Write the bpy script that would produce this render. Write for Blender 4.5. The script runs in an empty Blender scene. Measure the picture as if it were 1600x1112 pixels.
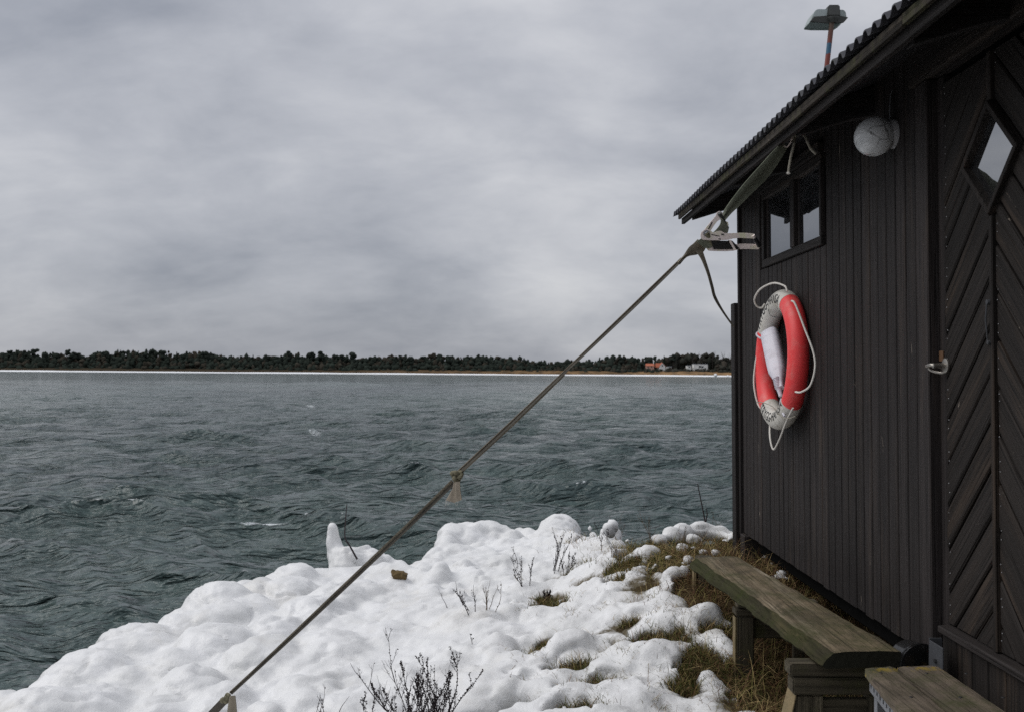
import bpy, bmesh, math, random
import numpy as np
from mathutils import Vector, Matrix, noise as mnoise

random.seed(7)
rng = np.random.default_rng(11)
scene = bpy.context.scene
COL = scene.collection

# ------------------------------------------------------------------ camera
F_PX = 1555.6
YAW, PITCH, ROLL = math.radians(0.55), math.radians(0.90), 0.0074
_w = np.array([math.sin(YAW) * math.cos(PITCH), math.cos(YAW) * math.cos(PITCH), math.sin(PITCH)])
_r0 = np.array([math.cos(YAW), -math.sin(YAW), 0.0])
_u0 = np.cross(_r0, _w)
_r = math.cos(ROLL) * _r0 + math.sin(ROLL) * _u0
_u = math.cos(ROLL) * _u0 - math.sin(ROLL) * _r0


def ray(px, py):
    return _w + _r * ((px - 800) / F_PX) + _u * (-(py - 556) / F_PX)


def at(px, py, Y):
    d = ray(px, py)
    return Vector(d * (Y / d[1]))


def atz(px, py, z):
    d = ray(px, py)
    return Vector(d * (z / d[2]))


def atx(px, py, x):
    d = ray(px, py)
    return Vector(d * (x / d[0]))


cam_d = bpy.data.cameras.new('camera')
cam = bpy.data.objects.new('camera', cam_d)
COL.objects.link(cam)
cam.matrix_world = Matrix(((_r[0], _u[0], -_w[0], 0), (_r[1], _u[1], -_w[1], 0), (_r[2], _u[2], -_w[2], 0), (0, 0, 0, 1)))
cam_d.sensor_width = 36
cam_d.lens = 36 * F_PX / 1600
cam_d.clip_start = 0.05
cam_d.clip_end = 30000
cam_d.dof.use_dof = True
cam_d.dof.focus_distance = 4.7
cam_d.dof.aperture_fstop = 7.0
scene.camera = cam

# ------------------------------------------------------------------ sky, sun, exposure
SUN_EL, SUN_AZ = math.radians(50), math.radians(-84)     # azimuth from +Y towards +X
world = bpy.data.worlds.new('World')
scene.world = world
world.use_nodes = True
nt = world.node_tree
nt.nodes.clear()


def N(tree, t, **kw):
    n = tree.nodes.new(t)
    for k, v in kw.items():
        if k == 'inp':
            for a, b in v.items():
                n.inputs[a].default_value = b
        else:
            setattr(n, k, v)
    return n


def ramp(tree, fac, stops, interp='EASE'):
    r = tree.nodes.new('ShaderNodeValToRGB')
    r.color_ramp.interpolation = interp
    e = r.color_ramp.elements
    while len(e) < len(stops):
        e.new(0.5)
    for i, (p, c) in enumerate(stops):
        e[i].position = p
        e[i].color = (c if len(c) == 4 else (*c, 1)) if hasattr(c, '__len__') else (c, c, c, 1)
    tree.links.new(fac, r.inputs[0])
    return r.outputs[0]


def math_n(tree, op, a, b=None, c=None, clamp=False):
    m = tree.nodes.new('ShaderNodeMath')
    m.operation = op
    m.use_clamp = clamp
    for i, v in enumerate((a, b, c)):
        if v is None:
            continue
        if isinstance(v, (int, float)):
            m.inputs[i].default_value = v
        else:
            tree.links.new(v, m.inputs[i])
    return m.outputs[0]


def mixc(tree, fac, a, b, mode='MIX'):
    m = tree.nodes.new('ShaderNodeMix')
    m.data_type = 'RGBA'
    m.blend_type = mode
    for s, v in ((m.inputs[0], fac), (m.inputs[6], a), (m.inputs[7], b)):
        if isinstance(v, (int, float)):
            s.default_value = v
        elif isinstance(v, (tuple, list)):
            s.default_value = (*v, 1) if len(v) == 3 else v
        else:
            tree.links.new(v, s)
    return m.outputs[2]


L = nt.links
tc = N(nt, 'ShaderNodeTexCoord')
sep = N(nt, 'ShaderNodeSeparateXYZ')
L.new(tc.outputs['Generated'], sep.inputs[0])
zc = math_n(nt, 'MAXIMUM', sep.outputs[2], 0.0)
den = math_n(nt, 'ADD', zc, 0.42)
cx_ = math_n(nt, 'DIVIDE', sep.outputs[0], den)
cy_ = math_n(nt, 'DIVIDE', sep.outputs[1], den)
comb = N(nt, 'ShaderNodeCombineXYZ')
L.new(cx_, comb.inputs[0]); L.new(cy_, comb.inputs[1])


def wnoise(scale, detail, rough, loc, dist=0.0, sc=(1, 1, 1)):
    mp = N(nt, 'ShaderNodeMapping')
    mp.inputs['Location'].default_value = loc
    mp.inputs['Scale'].default_value = sc
    L.new(comb.outputs[0], mp.inputs[0])
    n = N(nt, 'ShaderNodeTexNoise', inp={'Scale': scale, 'Detail': detail, 'Roughness': rough, 'Distortion': dist})
    L.new(mp.outputs[0], n.inputs['Vector'])
    return n.outputs['Fac']


big = wnoise(0.9, 3, 0.5, (3.1, 1.7, 0), 0.3)
mid = wnoise(3.6, 8, 0.55, (0.4, 5.3, 2.0), 0.25, (0.95, 1.2, 1))
fine = wnoise(11.0, 7, 0.55, (9.4, 2.3, 4.0), 0.3, (0.9, 1.3, 1))
s1 = math_n(nt, 'MULTIPLY', big, 0.60)
s2 = math_n(nt, 'MULTIPLY_ADD', mid, 0.36, s1)
s3 = math_n(nt, 'MULTIPLY_ADD', fine, 0.09, s2)
# the cloud deck's broad bright and heavy patches, broken up by noise
wv = N(nt, 'ShaderNodeTexNoise', inp={'Scale': 5.0, 'Detail': 5, 'Roughness': 0.6})
wmap = N(nt, 'ShaderNodeMapping'); wmap.inputs['Scale'].default_value = (1, 1, 2.6)
L.new(tc.outputs['Generated'], wmap.inputs[0]); L.new(wmap.outputs[0], wv.inputs['Vector'])
wsub = N(nt, 'ShaderNodeVectorMath', operation='MULTIPLY_ADD'); wsub.inputs[1].default_value = (0.16, 0.16, 0.10); wsub.inputs[2].default_value = (-0.08, -0.08, -0.05)
L.new(wv.outputs['Color'], wsub.inputs[0])
wadd = N(nt, 'ShaderNodeVectorMath', operation='ADD'); L.new(tc.outputs['Generated'], wadd.inputs[0]); L.new(wsub.outputs[0], wadd.inputs[1])
wn_ = N(nt, 'ShaderNodeVectorMath', operation='NORMALIZE'); L.new(wadd.outputs[0], wn_.inputs[0])
for (px, py, r, am) in ((1000, 210, 75, .045), (940, 175, 60, .02), (330, 130, 190, .020), (680, 170, 220, .018), (110, 385, 55, .05), (800, 365, 110, .03), (620, 350, 80, .02), (960, 400, 110, .03), (380, 445, 50, .02), (1050, 330, 120, .02),
                        (270, 25, 80, -.05), (-40, -30, 150, -.06), (90, 300, 110, -.018), (280, 295, 100, -.018), (460, 315, 90, -.015), (150, 480, 90, -.025), (20, 450, 80, -.025), (330, 500, 70, -.02), (560, 425, 60, -.02), (1150, 30, 200, -.05), (700, -20, 200, -.04), (700, 480, 80, -.02),
                        (1150, 200, 90, -.02), (60, 190, 110, -.02)):
    dd = Vector(ray(px, py)).normalized()
    dt = N(nt, 'ShaderNodeVectorMath', operation='DOT_PRODUCT'); dt.inputs[1].default_value = dd
    L.new(wn_.outputs[0], dt.inputs[0])
    ex = math_n(nt, 'EXPONENT', math_n(nt, 'MULTIPLY', math_n(nt, 'SUBTRACT', dt.outputs['Value'], 1.0), (F_PX / r) ** 2))
    s3 = math_n(nt, 'MULTIPLY_ADD', ex, am, s3)
cl = ramp(nt, s3, [(0.35, (0.315, 0.335, 0.385)), (0.50, (0.490, 0.505, 0.550)), (0.59, (0.61, 0.620, 0.655)), (0.70, (0.74, 0.745, 0.765))], 'LINEAR')
# overcast skies grow brighter towards the zenith
grad = math_n(nt, 'MULTIPLY_ADD', math_n(nt, 'POWER', zc, 1.5), 0.55, 0.93)
low = math_n(nt, 'MULTIPLY', math_n(nt, 'SUBTRACT', 0.10, zc, clamp=True), -0.5)
grad = math_n(nt, 'ADD', grad, low)
clg = N(nt, 'ShaderNodeVectorMath', operation='SCALE')
L.new(cl, clg.inputs[0]); L.new(grad, clg.inputs['Scale'])
bgc = N(nt, 'ShaderNodeBackground'); bgc.inputs[1].default_value = 1.0
L.new(clg.outputs[0], bgc.inputs[0])
sky = N(nt, 'ShaderNodeTexSky', sky_type='NISHITA')
sky.sun_disc = False
sky.sun_elevation = SUN_EL
sky.sun_rotation = SUN_AZ
bgs = N(nt, 'ShaderNodeBackground'); bgs.inputs[1].default_value = 0.08
L.new(sky.outputs[0], bgs.inputs[0])
mixs = N(nt, 'ShaderNodeMixShader'); mixs.inputs[0].default_value = 0.93
L.new(bgs.outputs[0], mixs.inputs[1]); L.new(bgc.outputs[0], mixs.inputs[2])
wo = N(nt, 'ShaderNodeOutputWorld')
L.new(mixs.outputs[0], wo.inputs[0])

sun_d = bpy.data.lights.new('sun', 'SUN')
sun_d.energy = 1.5
sun_d.angle = math.radians(48)
sun_d.color = (1.0, 0.97, 0.93)
sun = bpy.data.objects.new('sun', sun_d)
COL.objects.link(sun)
sd = Vector((math.sin(SUN_AZ) * math.cos(SUN_EL), math.cos(SUN_AZ) * math.cos(SUN_EL), math.sin(SUN_EL)))
sun.rotation_euler = sd.to_track_quat('Z', 'Y').to_euler()
sun.location = (-20, 10, 30)

scene.view_settings.view_transform = 'Standard'
scene.view_settings.look = 'None'
scene.view_settings.gamma = 1
scene.view_settings.exposure = 0.0
scene.view_settings.use_curve_mapping = False
scene.render.engine = 'CYCLES'
scene.cycles.max_bounces = 6
scene.cycles.use_denoising = False

# ------------------------------------------------------------------ helpers
def smooth01(t):
    t = np.clip(t, 0, 1)
    return t * t * (3 - 2 * t)


def _hash(ix, iy, seed):
    h = (ix.astype(np.int64) * 374761393 + iy.astype(np.int64) * 668265263 + seed * 1442695041) & 0x7fffffff
    h = ((h ^ (h >> 13)) * 1274126177) & 0x7fffffff
    return ((h ^ (h >> 16)) & 0xffff) / 65535.0


def vnoise(x, y, seed=0):
    x = np.asarray(x, float); y = np.asarray(y, float)
    ix, iy = np.floor(x), np.floor(y)
    fx, fy = x - ix, y - iy
    fx = fx * fx * (3 - 2 * fx); fy = fy * fy * (3 - 2 * fy)
    a = _hash(ix, iy, seed); b = _hash(ix + 1, iy, seed)
    c = _hash(ix, iy + 1, seed); d = _hash(ix + 1, iy + 1, seed)
    return (a * (1 - fx) + b * fx) * (1 - fy) + (c * (1 - fx) + d * fx) * fy


def fbm(x, y, octv=4, seed=0):
    s = 0; a = 0.5
    for i in range(octv):
        s = s + a * vnoise(x * 2 ** i + 17.3 * i, y * 2 ** i - 9.1 * i, seed + i)
        a *= 0.5
    return s / (1 - 0.5 ** octv)


def new_mesh(name, V, Fc, smooth=False):
    me = bpy.data.meshes.new(name)
    V = [tuple(v) for v in V] if not isinstance(V, np.ndarray) else V
    if isinstance(V, np.ndarray) and isinstance(Fc, np.ndarray):
        me.vertices.add(len(V)); me.vertices.foreach_set('co', V.astype(np.float32).ravel())
        k = Fc.shape[1]
        me.loops.add(Fc.size); me.loops.foreach_set('vertex_index', Fc.astype(np.int32).ravel())
        me.polygons.add(len(Fc))
        me.polygons.foreach_set('loop_start', np.arange(0, Fc.size, k, dtype=np.int32))
        me.polygons.foreach_set('loop_total', np.full(len(Fc), k, dtype=np.int32))
        me.update(calc_edges=True)
    else:
        me.from_pydata([tuple(v) for v in V], [], [tuple(int(i) for i in f) for f in Fc])
    if smooth:
        me.polygons.foreach_set('use_smooth', [True] * len(me.polygons))
    me.update()
    return me


def link(name, me, mat, parent=None, loc=None, rot=None):
    o = bpy.data.objects.new(name, me)
    COL.objects.link(o)
    if mat is not None and me is not None and len(me.materials) == 0:
        me.materials.append(mat)
    if parent is not None:
        o.parent = parent
    if loc is not None:
        o.location = loc
    if rot is not None:
        o.rotation_euler = rot
    return o


def tag(o, label=None, cat=None, group=None, kind=None):
    if label: o['label'] = label
    if cat: o['category'] = cat
    if group: o['group'] = group
    if kind: o['kind'] = kind
    return o


def thing(name, loc, label, cat, group=None, rot=(0, 0, 0)):
    o = bpy.data.objects.new(name, None)
    o.empty_display_size = 0.1
    COL.objects.link(o)
    o.location = loc; o.rotation_euler = rot
    return tag(o, label, cat, group)


class MB:
    """collects simple shapes into one mesh; origin is subtracted from world positions"""
    def __init__(s, org=(0, 0, 0)):
        s.V = []; s.F = []; s.o = Vector(org)

    def add(s, V, Fc):
        b = len(s.V)
        s.V += [Vector(v) - s.o for v in V]
        s.F += [[i + b for i in f] for f in Fc]
        return s

    def box(s, lo, hi):
        x0, y0, z0 = lo; x1, y1, z1 = hi
        V = [(x0, y0, z0), (x1, y0, z0), (x1, y1, z0), (x0, y1, z0), (x0, y0, z1), (x1, y0, z1), (x1, y1, z1), (x0, y1, z1)]
        return s.add(V, [(0, 3, 2, 1), (4, 5, 6, 7), (0, 1, 5, 4), (1, 2, 6, 5), (2, 3, 7, 6), (3, 0, 4, 7)])

    def beam(s, a, b, w, h, up=(0, 0, 1)):
        a = Vector(a); b = Vector(b); d = (b - a).normalized(); up = Vector(up)
        sx = d.cross(up)
        if sx.length < 1e-4: sx = d.cross(Vector((1, 0, 0)))
        sx.normalize(); sy = sx.cross(d)
        V = []
        for p in (a, b):
            for i, j in ((-1, -1), (1, -1), (1, 1), (-1, 1)):
                V.append(p + sx * (i * w / 2) + sy * (j * h / 2))
        return s.add(V, [(3, 2, 1, 0), (4, 5, 6, 7), (0, 1, 5, 4), (1, 2, 6, 5), (2, 3, 7, 6), (3, 0, 4, 7)])

    def tube(s, pts, r, n=8, closed=False):
        pts = [Vector(p) for p in pts]
        m = len(pts)
        rr = r if hasattr(r, '__len__') else [r] * m
        V = []; Fc = []
        prev = None
        for i, p in enumerate(pts):
            a = pts[i - 1] if (i > 0 or closed) else p
            b = pts[(i + 1) % m] if (i < m - 1 or closed) else p
            d = (b - a)
            d = d.normalized() if d.length > 1e-9 else Vector((0, 0, 1))
            if prev is None:
                t = Vector((0, 0, 1)) if abs(d.z) < 0.9 else Vector((1, 0, 0))
                sx = d.cross(t).normalized()
            else:
                sx = (prev - d * prev.dot(d)).normalized()
            prev = sx
            sy = d.cross(sx)
            for k in range(n):
                an = 2 * math.pi * k / n
                V.append(p + (sx * math.cos(an) + sy * math.sin(an)) * rr[i])
        for i in range(m if closed else m - 1):
            j = (i + 1) % m
            for k in range(n):
                k2 = (k + 1) % n
                Fc.append((i * n + k, i * n + k2, j * n + k2, j * n + k))
        if not closed:
            Fc.append(tuple(range(n - 1, -1, -1)))
            Fc.append(tuple((m - 1) * n + k for k in range(n)))
        return s.add(V, Fc)

    def prism(s, poly, off):
        """polygon of 3D points extruded by vector off"""
        off = Vector(off); n = len(poly)
        V = [Vector(p) for p in poly] + [Vector(p) + off for p in poly]
        Fc = [tuple(range(n)), tuple(range(2 * n - 1, n - 1, -1))]
        Fc += [(i, i + n, (i + 1) % n + n, (i + 1) % n) for i in range(n)]
        return s.add(V, Fc)

    def lathe(s, p0, axis, prof, n=24):
        axis = Vector(axis).normalized(); p0 = Vector(p0)
        t = Vector((0, 0, 1)) if abs(axis.z) < 0.9 else Vector((0, 1, 0))
        a = axis.cross(t).normalized(); b = axis.cross(a)
        V = []; Fc = []
        for h, r in prof:
            for k in range(n):
                an = 2 * math.pi * k / n
                V.append(p0 + axis * h + (a * math.cos(an) + b * math.sin(an)) * max(r, 1e-5))
        for i in range(len(prof) - 1):
            for k in range(n):
                k2 = (k + 1) % n
                Fc.append((i * n + k, i * n + k2, (i + 1) * n + k2, (i + 1) * n + k))
        return s.add(V, Fc)

    def build(s, name, mat, parent=None, smooth=False, bevel=0.0, seg=1, loc=None):
        me = new_mesh(name, s.V, s.F)
        bm = bmesh.new(); bm.from_mesh(me)
        bmesh.ops.recalc_face_normals(bm, faces=bm.faces)
        if bevel > 0:
            ed = [e for e in bm.edges if len(e.link_faces) == 2 and e.calc_face_angle(0) > 0.5]
            bmesh.ops.bevel(bm, geom=ed, offset=bevel, segments=seg, affect='EDGES', clamp_overlap=True)
        bm.to_mesh(me); bm.free()
        if smooth:
            me.polygons.foreach_set('use_smooth', [True] * len(me.polygons))
            try:
                me.set_sharp_from_angle(angle=math.radians(50))
            except Exception:
                pass
        o = link(name, me, mat, parent)
        if loc is not None: o.location = loc
        return o


def crv(pts, n=8):
    """Catmull-Rom through points"""
    P = [Vector(p) for p in pts]
    P = [P[0] * 2 - P[1]] + P + [P[-1] * 2 - P[-2]]
    out = []
    for i in range(1, len(P) - 2):
        for k in range(n):
            t = k / n
            a, b, c, d = P[i - 1], P[i], P[i + 1], P[i + 2]
            out.append(0.5 * ((2 * b) + (c - a) * t + (2 * a - 5 * b + 4 * c - d) * t * t + (3 * b - a - 3 * c + d) * t ** 3))
    out.append(P[-2])
    return out


# ------------------------------------------------------------------ materials
def mat_new(name):
    m = bpy.data.materials.new(name); m.use_nodes = True
    t = m.node_tree; t.nodes.clear()
    out = t.nodes.new('ShaderNodeOutputMaterial')
    b = t.nodes.new('ShaderNodeBsdfPrincipled')
    t.links.new(b.outputs[0], out.inputs[0])
    return m, t, b


def coords(t, scale=(1, 1, 1), rand=False, kind='Object'):
    tc = t.nodes.new('ShaderNodeTexCoord')
    v = tc.outputs[kind]
    if rand:
        oi = t.nodes.new('ShaderNodeObjectInfo')
        m = t.nodes.new('ShaderNodeVectorMath'); m.operation = 'MULTIPLY_ADD'
        cb = t.nodes.new('ShaderNodeCombineXYZ')
        for i, k in enumerate((37.0, 91.0, 53.0)):
            t.links.new(math_n(t, 'MULTIPLY', oi.outputs['Random'], k), cb.inputs[i])
        m.inputs[1].default_value = (1, 1, 1)
        t.links.new(v, m.inputs[0]); t.links.new(cb.outputs[0], m.inputs[2])
        v = m.outputs[0]
    mp = t.nodes.new('ShaderNodeMapping')
    mp.inputs['Scale'].default_value = scale
    t.links.new(v, mp.inputs[0])
    return mp.outputs[0]


def noise_t(t, vec, scale, detail=4, rough=0.55, dist=0.0):
    n = t.nodes.new('ShaderNodeTexNoise')
    n.inputs['Scale'].default_value = scale; n.inputs['Detail'].default_value = detail
    n.inputs['Roughness'].default_value = rough; n.inputs['Distortion'].default_value = dist
    t.links.new(vec, n.inputs['Vector'])
    return n.outputs['Fac']


def bump(t, b, h, strength=0.4, dist=0.01):
    bp = t.nodes.new('ShaderNodeBump')
    bp.inputs['Strength'].default_value = strength; bp.inputs['Distance'].default_value = dist
    t.links.new(h, bp.inputs['Height']); t.links.new(bp.outputs[0], b.inputs['Normal'])
    return bp


def wood(name, base, worn, worn_amt=0.5, axis=2, rough=0.7, moss=None, moss_amt=0.5, spec=0.35, lichen=False, cracks=0.7, scuff=0.0, stain=0.0):
    m, t, b = mat_new(name)
    sc = [26, 26, 26]; sc[axis] = 1.3
    v = coords(t, tuple(sc), True)
    g = noise_t(t, v, 1.6, 7, 0.62, 0.6)
    sc2 = [8, 8, 8]; sc2[axis] = 0.9
    g2 = noise_t(t, coords(t, tuple(sc2), True), 1.0, 4, 0.55, 0.4)
    oi = t.nodes.new('ShaderNodeObjectInfo')
    c = mixc(t, ramp(t, g, [(0.3, 0.0), (0.7, 1.0)], 'LINEAR'), tuple(x * 0.62 for x in base), tuple(x * 1.35 for x in base))
    wm = math_n(t, 'MULTIPLY', ramp(t, g2, [(0.52, 0.0), (0.74, 1.0)], 'LINEAR'), ramp(t, g, [(0.38, 0.0), (0.62, 1.0)], 'LINEAR'))
    c = mixc(t, math_n(t, 'MULTIPLY', wm, worn_amt), c, worn)
    var = math_n(t, 'MULTIPLY_ADD', oi.outputs['Random'], 0.55, 0.72)
    hv = t.nodes.new('ShaderNodeHueSaturation')
    t.links.new(c, hv.inputs['Color']); t.links.new(var, hv.inputs['Value'])
    c = hv.outputs[0]
    sc3 = [95, 95, 95]; sc3[axis] = 1.6
    ck = noise_t(t, coords(t, tuple(sc3), True), 1.0, 3, 0.6, 0.2)
    c = mixc(t, math_n(t, 'MULTIPLY', ramp(t, ck, [(0.56, 0.0), (0.66, 1.0)], 'LINEAR'), cracks), c, tuple(x * 0.30 for x in base))
    if stain:
        st = noise_t(t, coords(t, (5, 2.6, 5), True), 1.0, 6, 0.68, 0.8)
        c = mixc(t, math_n(t, 'MULTIPLY', ramp(t, st, [(0.44, 0.0), (0.60, 1.0)], 'LINEAR'), stain), c, (0.030, 0.028, 0.016))
    if scuff:
        sc4 = [15, 15, 15]; sc4[axis] = 3.2
        sf = noise_t(t, coords(t, tuple(sc4), True), 1.0, 5, 0.72, 1.2)
        c = mixc(t, math_n(t, 'MULTIPLY', ramp(t, sf, [(0.675, 0.0), (0.72, 1.0)], 'LINEAR'), scuff), c, (0.34, 0.29, 0.24))
    if moss:
        mv = coords(t, (1, 1, 1), True)
        mn = noise_t(t, mv, 5.5, 7, 0.68, 0.3)
        mf = noise_t(t, mv, 70, 3, 0.7)
        mk = math_n(t, 'MULTIPLY', ramp(t, mn, [(0.60 - moss_amt * 0.28, 0.0), (0.66, 1.0)], 'LINEAR'), ramp(t, mf, [(0.25, 0.35), (0.6, 1.0)], 'LINEAR'))
        c = mixc(t, mk, c, moss)
    if lichen:
        geo = t.nodes.new('ShaderNodeTexCoord')
        sp = t.nodes.new('ShaderNodeSeparateXYZ'); t.links.new(geo.outputs['Object'], sp.inputs[0])
        ly = ramp(t, sp.outputs[1], [(0.0, 0.0), (1.0, 1.0)], 'LINEAR')
        ln = noise_t(t, coords(t, (1, 1, 1)), 16, 5, 0.7)
        far = math_n(t, 'MULTIPLY', math_n(t, 'SUBTRACT', sp.outputs[1], -0.07), 9.0, clamp=True)
        c = mixc(t, math_n(t, 'MULTIPLY', ramp(t, ln, [(0.52, 0.0), (0.56, 1.0)], 'LINEAR'), far), c, (0.33, 0.23, 0.01))
    t.links.new(c, b.inputs['Base Color'])
    b.inputs['Roughness'].default_value = rough
    b.inputs['Specular IOR Level'].default_value = spec
    hsum = math_n(t, 'MULTIPLY_ADD', g2, 0.5, g)
    bump(t, b, math_n(t, 'SUBTRACT', hsum, math_n(t, 'MULTIPLY', ramp(t, ck, [(0.52, 0.0), (0.66, 1.0)], 'LINEAR'), cracks)), 0.7, 0.005)
    return m


def plain(name, col, rough=0.6, metal=0.0, var=0.25, scale=20, bstr=0.15, spec=0.5, dirt=None, dirt_amt=0.5, dscale=9):
    m, t, b = mat_new(name)
    v = coords(t, (1, 1, 1), True)
    n = noise_t(t, v, scale, 5, 0.6)
    c = mixc(t, n, tuple(x * (1 - var) for x in col), tuple(min(1, x * (1 + var)) for x in col))
    if dirt:
        d = noise_t(t, v, dscale, 6, 0.68, 0.4)
        c = mixc(t, math_n(t, 'MULTIPLY', ramp(t, d, [(0.50, 0.0), (0.68, 1.0)], 'LINEAR'), dirt_amt), c, dirt)
    t.links.new(c, b.inputs['Base Color'])
    b.inputs['Roughness'].default_value = rough; b.inputs['Metallic'].default_value = metal
    b.inputs['Specular IOR Level'].default_value = spec
    bump(t, b, n, bstr, 0.003)
    return m


M = {}
M['board'] = wood('stained_board', (0.0215, 0.0178, 0.0172), (0.055, 0.040, 0.030), 0.7, spec=0.22, scuff=0.45)
M['boardY'] = wood('stained_trim', (0.021, 0.0175, 0.0165), (0.08, 0.06, 0.045), 0.8, axis=1, spec=.2, scuff=.5)
M['door'] = wood('door_plank_wood', (0.0175, 0.0142, 0.0125), (0.10, 0.068, 0.046), 0.55, spec=.2, scuff=0.7)
M['soffit'] = wood('soffit_wood', (0.016, 0.015, 0.017), (0.03, 0.026, 0.02), 0.5, axis=1)
M['rafter'] = wood('rafter_wood', (0.016, 0.014, 0.014), (0.03, 0.025, 0.02), 0.4, axis=0)
M['fascia'] = wood('mossy_fascia_wood', (0.042, 0.036, 0.030), (0.12, 0.10, 0.075), 0.8, axis=1, moss=(0.060, 0.062, 0.030), moss_amt=0.35, spec=.1, scuff=.8)
M['seat'] = wood('weathered_plank', (0.165, 0.128, 0.082), (0.42, 0.36, 0.27), 0.95, axis=1, moss=(0.048, 0.052, 0.018), moss_amt=0.6, rough=0.85, spec=0.2, stain=0.6)
M['step'] = wood('step_plank', (0.115, 0.092, 0.070), (0.22, 0.17, 0.12), 0.7, axis=1, moss=(0.055, 0.058, 0.024), moss_amt=0.5, rough=0.85, spec=0.2, lichen=True, stain=0.5)
M['post'] = wood('old_post_wood', (0.062, 0.053, 0.036), (0.21, 0.18, 0.12), 0.8, moss=(0.050, 0.052, 0.020), moss_amt=0.35, rough=0.85, spec=0.2)
M['cap'] = wood('old_cap_wood', (0.062, 0.053, 0.036), (0.21, 0.18, 0.12), 0.8, axis=0, moss=(0.050, 0.052, 0.020), moss_amt=0.35, rough=0.85, spec=0.2)
M['postend'] = plain('pale_cut_wood', (0.20, 0.15, 0.075), 0.8, var=0.3, scale=40, dirt=(0.08, 0.07, 0.03), dirt_amt=0.7)
M['roof'] = plain('fibre_cement_sheet', (0.050, 0.051, 0.062), 0.75, var=0.3, scale=18, dirt=(0.09, 0.095, 0.085), dirt_amt=0.6)
M['galv'] = plain('galvanised_steel', (0.24, 0.25, 0.27), 0.5, 0.5, var=0.2, scale=30, dirt=(0.08, 0.07, 0.06), dirt_amt=0.5)
M['darkgalv'] = plain('dull_grey_steel', (0.055, 0.058, 0.065), 0.65, 0.3, var=0.25, scale=30, dirt=(0.03, 0.028, 0.025), dirt_amt=0.6)
M['black'] = plain('black_rubber', (0.012, 0.012, 0.013), 0.55)
M['void'] = plain('interior_dark', (0.008, 0.008, 0.008), 0.95, spec=0.0)
M['rust'] = plain('rusty_red_steel', (0.20, 0.045, 0.02), 0.8, var=0.4, dirt=(0.04, 0.02, 0.012), dirt_amt=0.7)
M['nail'] = plain('nail_head', (0.32, 0.32, 0.33), 0.4, 0.7)
M['red'] = plain('red_buoy_shell', (0.82, 0.058, 0.060), 0.45, var=0.12, scale=9, bstr=0.12, spec=0.4, dirt=(0.70, 0.19, 0.17), dirt_amt=0.7, dscale=11)
M['white'] = plain('white_buoy_shell', (0.60, 0.58, 0.53), 0.5, var=0.06, scale=9, bstr=0.12, spec=0.4, dirt=(0.33, 0.30, 0.24), dirt_amt=0.8, dscale=11)
M['letter'] = plain('black_lettering', (0.018, 0.018, 0.020), 0.6)
M['rope'] = plain('white_rope', (0.66, 0.63, 0.58), 0.8, var=0.15, scale=90, bstr=0.6)
M['whiteplastic'] = plain('white_plastic', (0.62, 0.61, 0.68), 0.4, var=0.08, scale=7, dirt=(0.36, 0.34, 0.38), dirt_amt=0.5, dscale=14)
M['handle'] = plain('brushed_metal', (0.34, 0.32, 0.29), 0.4, 0.9)
M['brass'] = plain('brown_striker_plate', (0.16, 0.09, 0.05), 0.5, 0.3)
M['paleropes'] = plain('grey_rope', (0.30, 0.28, 0.23), 0.9, var=0.3, scale=120, bstr=0.8, dirt=(0.09, 0.08, 0.06), dirt_amt=0.6, dscale=30)
M['zinc'] = plain('yellowed_zinc', (0.78, 0.68, 0.64), 0.42, 0.15, var=0.12, scale=25, dirt=(0.60, 0.62, 0.34), dirt_amt=0.8, dscale=22)
M['lamp_grey'] = plain('grey_lamp_housing', (0.33, 0.38, 0.38), 0.5, var=0.2, scale=12, dirt=(0.10, 0.12, 0.11), dirt_amt=0.6)
M['lamp_dark'] = plain('dark_lamp_end', (0.045, 0.048, 0.045), 0.6, var=0.3)
M['stone'] = plain('ochre_stone', (0.12, 0.08, 0.03), 0.9, var=0.5, scale=40, bstr=0.6, dirt=(0.03, 0.022, 0.012), dirt_amt=0.8, dscale=25)


def m_webbing(name, col, col2):
    m, t, b = mat_new(name)
    tc = t.nodes.new('ShaderNodeUVMap')
    w = t.nodes.new('ShaderNodeTexWave'); w.bands_direction = 'X'
    w.inputs['Scale'].default_value = 5.0; w.inputs['Distortion'].default_value = 0.3
    t.links.new(tc.outputs[0], w.inputs['Vector'])
    mp = t.nodes.new('ShaderNodeMapping'); mp.inputs['Scale'].default_value = (1, 160, 1)
    t.links.new(tc.outputs[0], mp.inputs[0])
    n1 = noise_t(t, mp.outputs[0], 1.0, 3, 0.6)
    n2 = noise_t(t, coords(t), 9, 6, 0.6)
    f = math_n(t, 'MULTIPLY_ADD', w.outputs['Fac'], 0.35, math_n(t, 'MULTIPLY', n2, 0.65))
    c = mixc(t, ramp(t, f, [(0.25, 0.0), (0.7, 1.0)], 'LINEAR'), col, col2)
    t.links.new(c, b.inputs['Base Color'])
    b.inputs['Roughness'].default_value = 0.85; b.inputs['Specular IOR Level'].default_value = 0.2
    bump(t, b, math_n(t, 'ADD', w.outputs['Fac'], n1), 0.5, 0.0015)
    return m


M['web'] = m_webbing('green_webbing', (0.12, 0.135, 0.10), (0.30, 0.31, 0.235))
M['webbrown'] = m_webbing('worn_webbing', (0.06, 0.055, 0.045), (0.34, 0.30, 0.23))
M['webdark'] = m_webbing('dark_webbing', (0.040, 0.036, 0.032), (0.12, 0.11, 0.09))  # darker webbing tone for the strap's lower plies and anchor end
M['webend'] = m_webbing('frayed_webbing', (0.16, 0.135, 0.105), (0.40, 0.35, 0.28))


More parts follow.
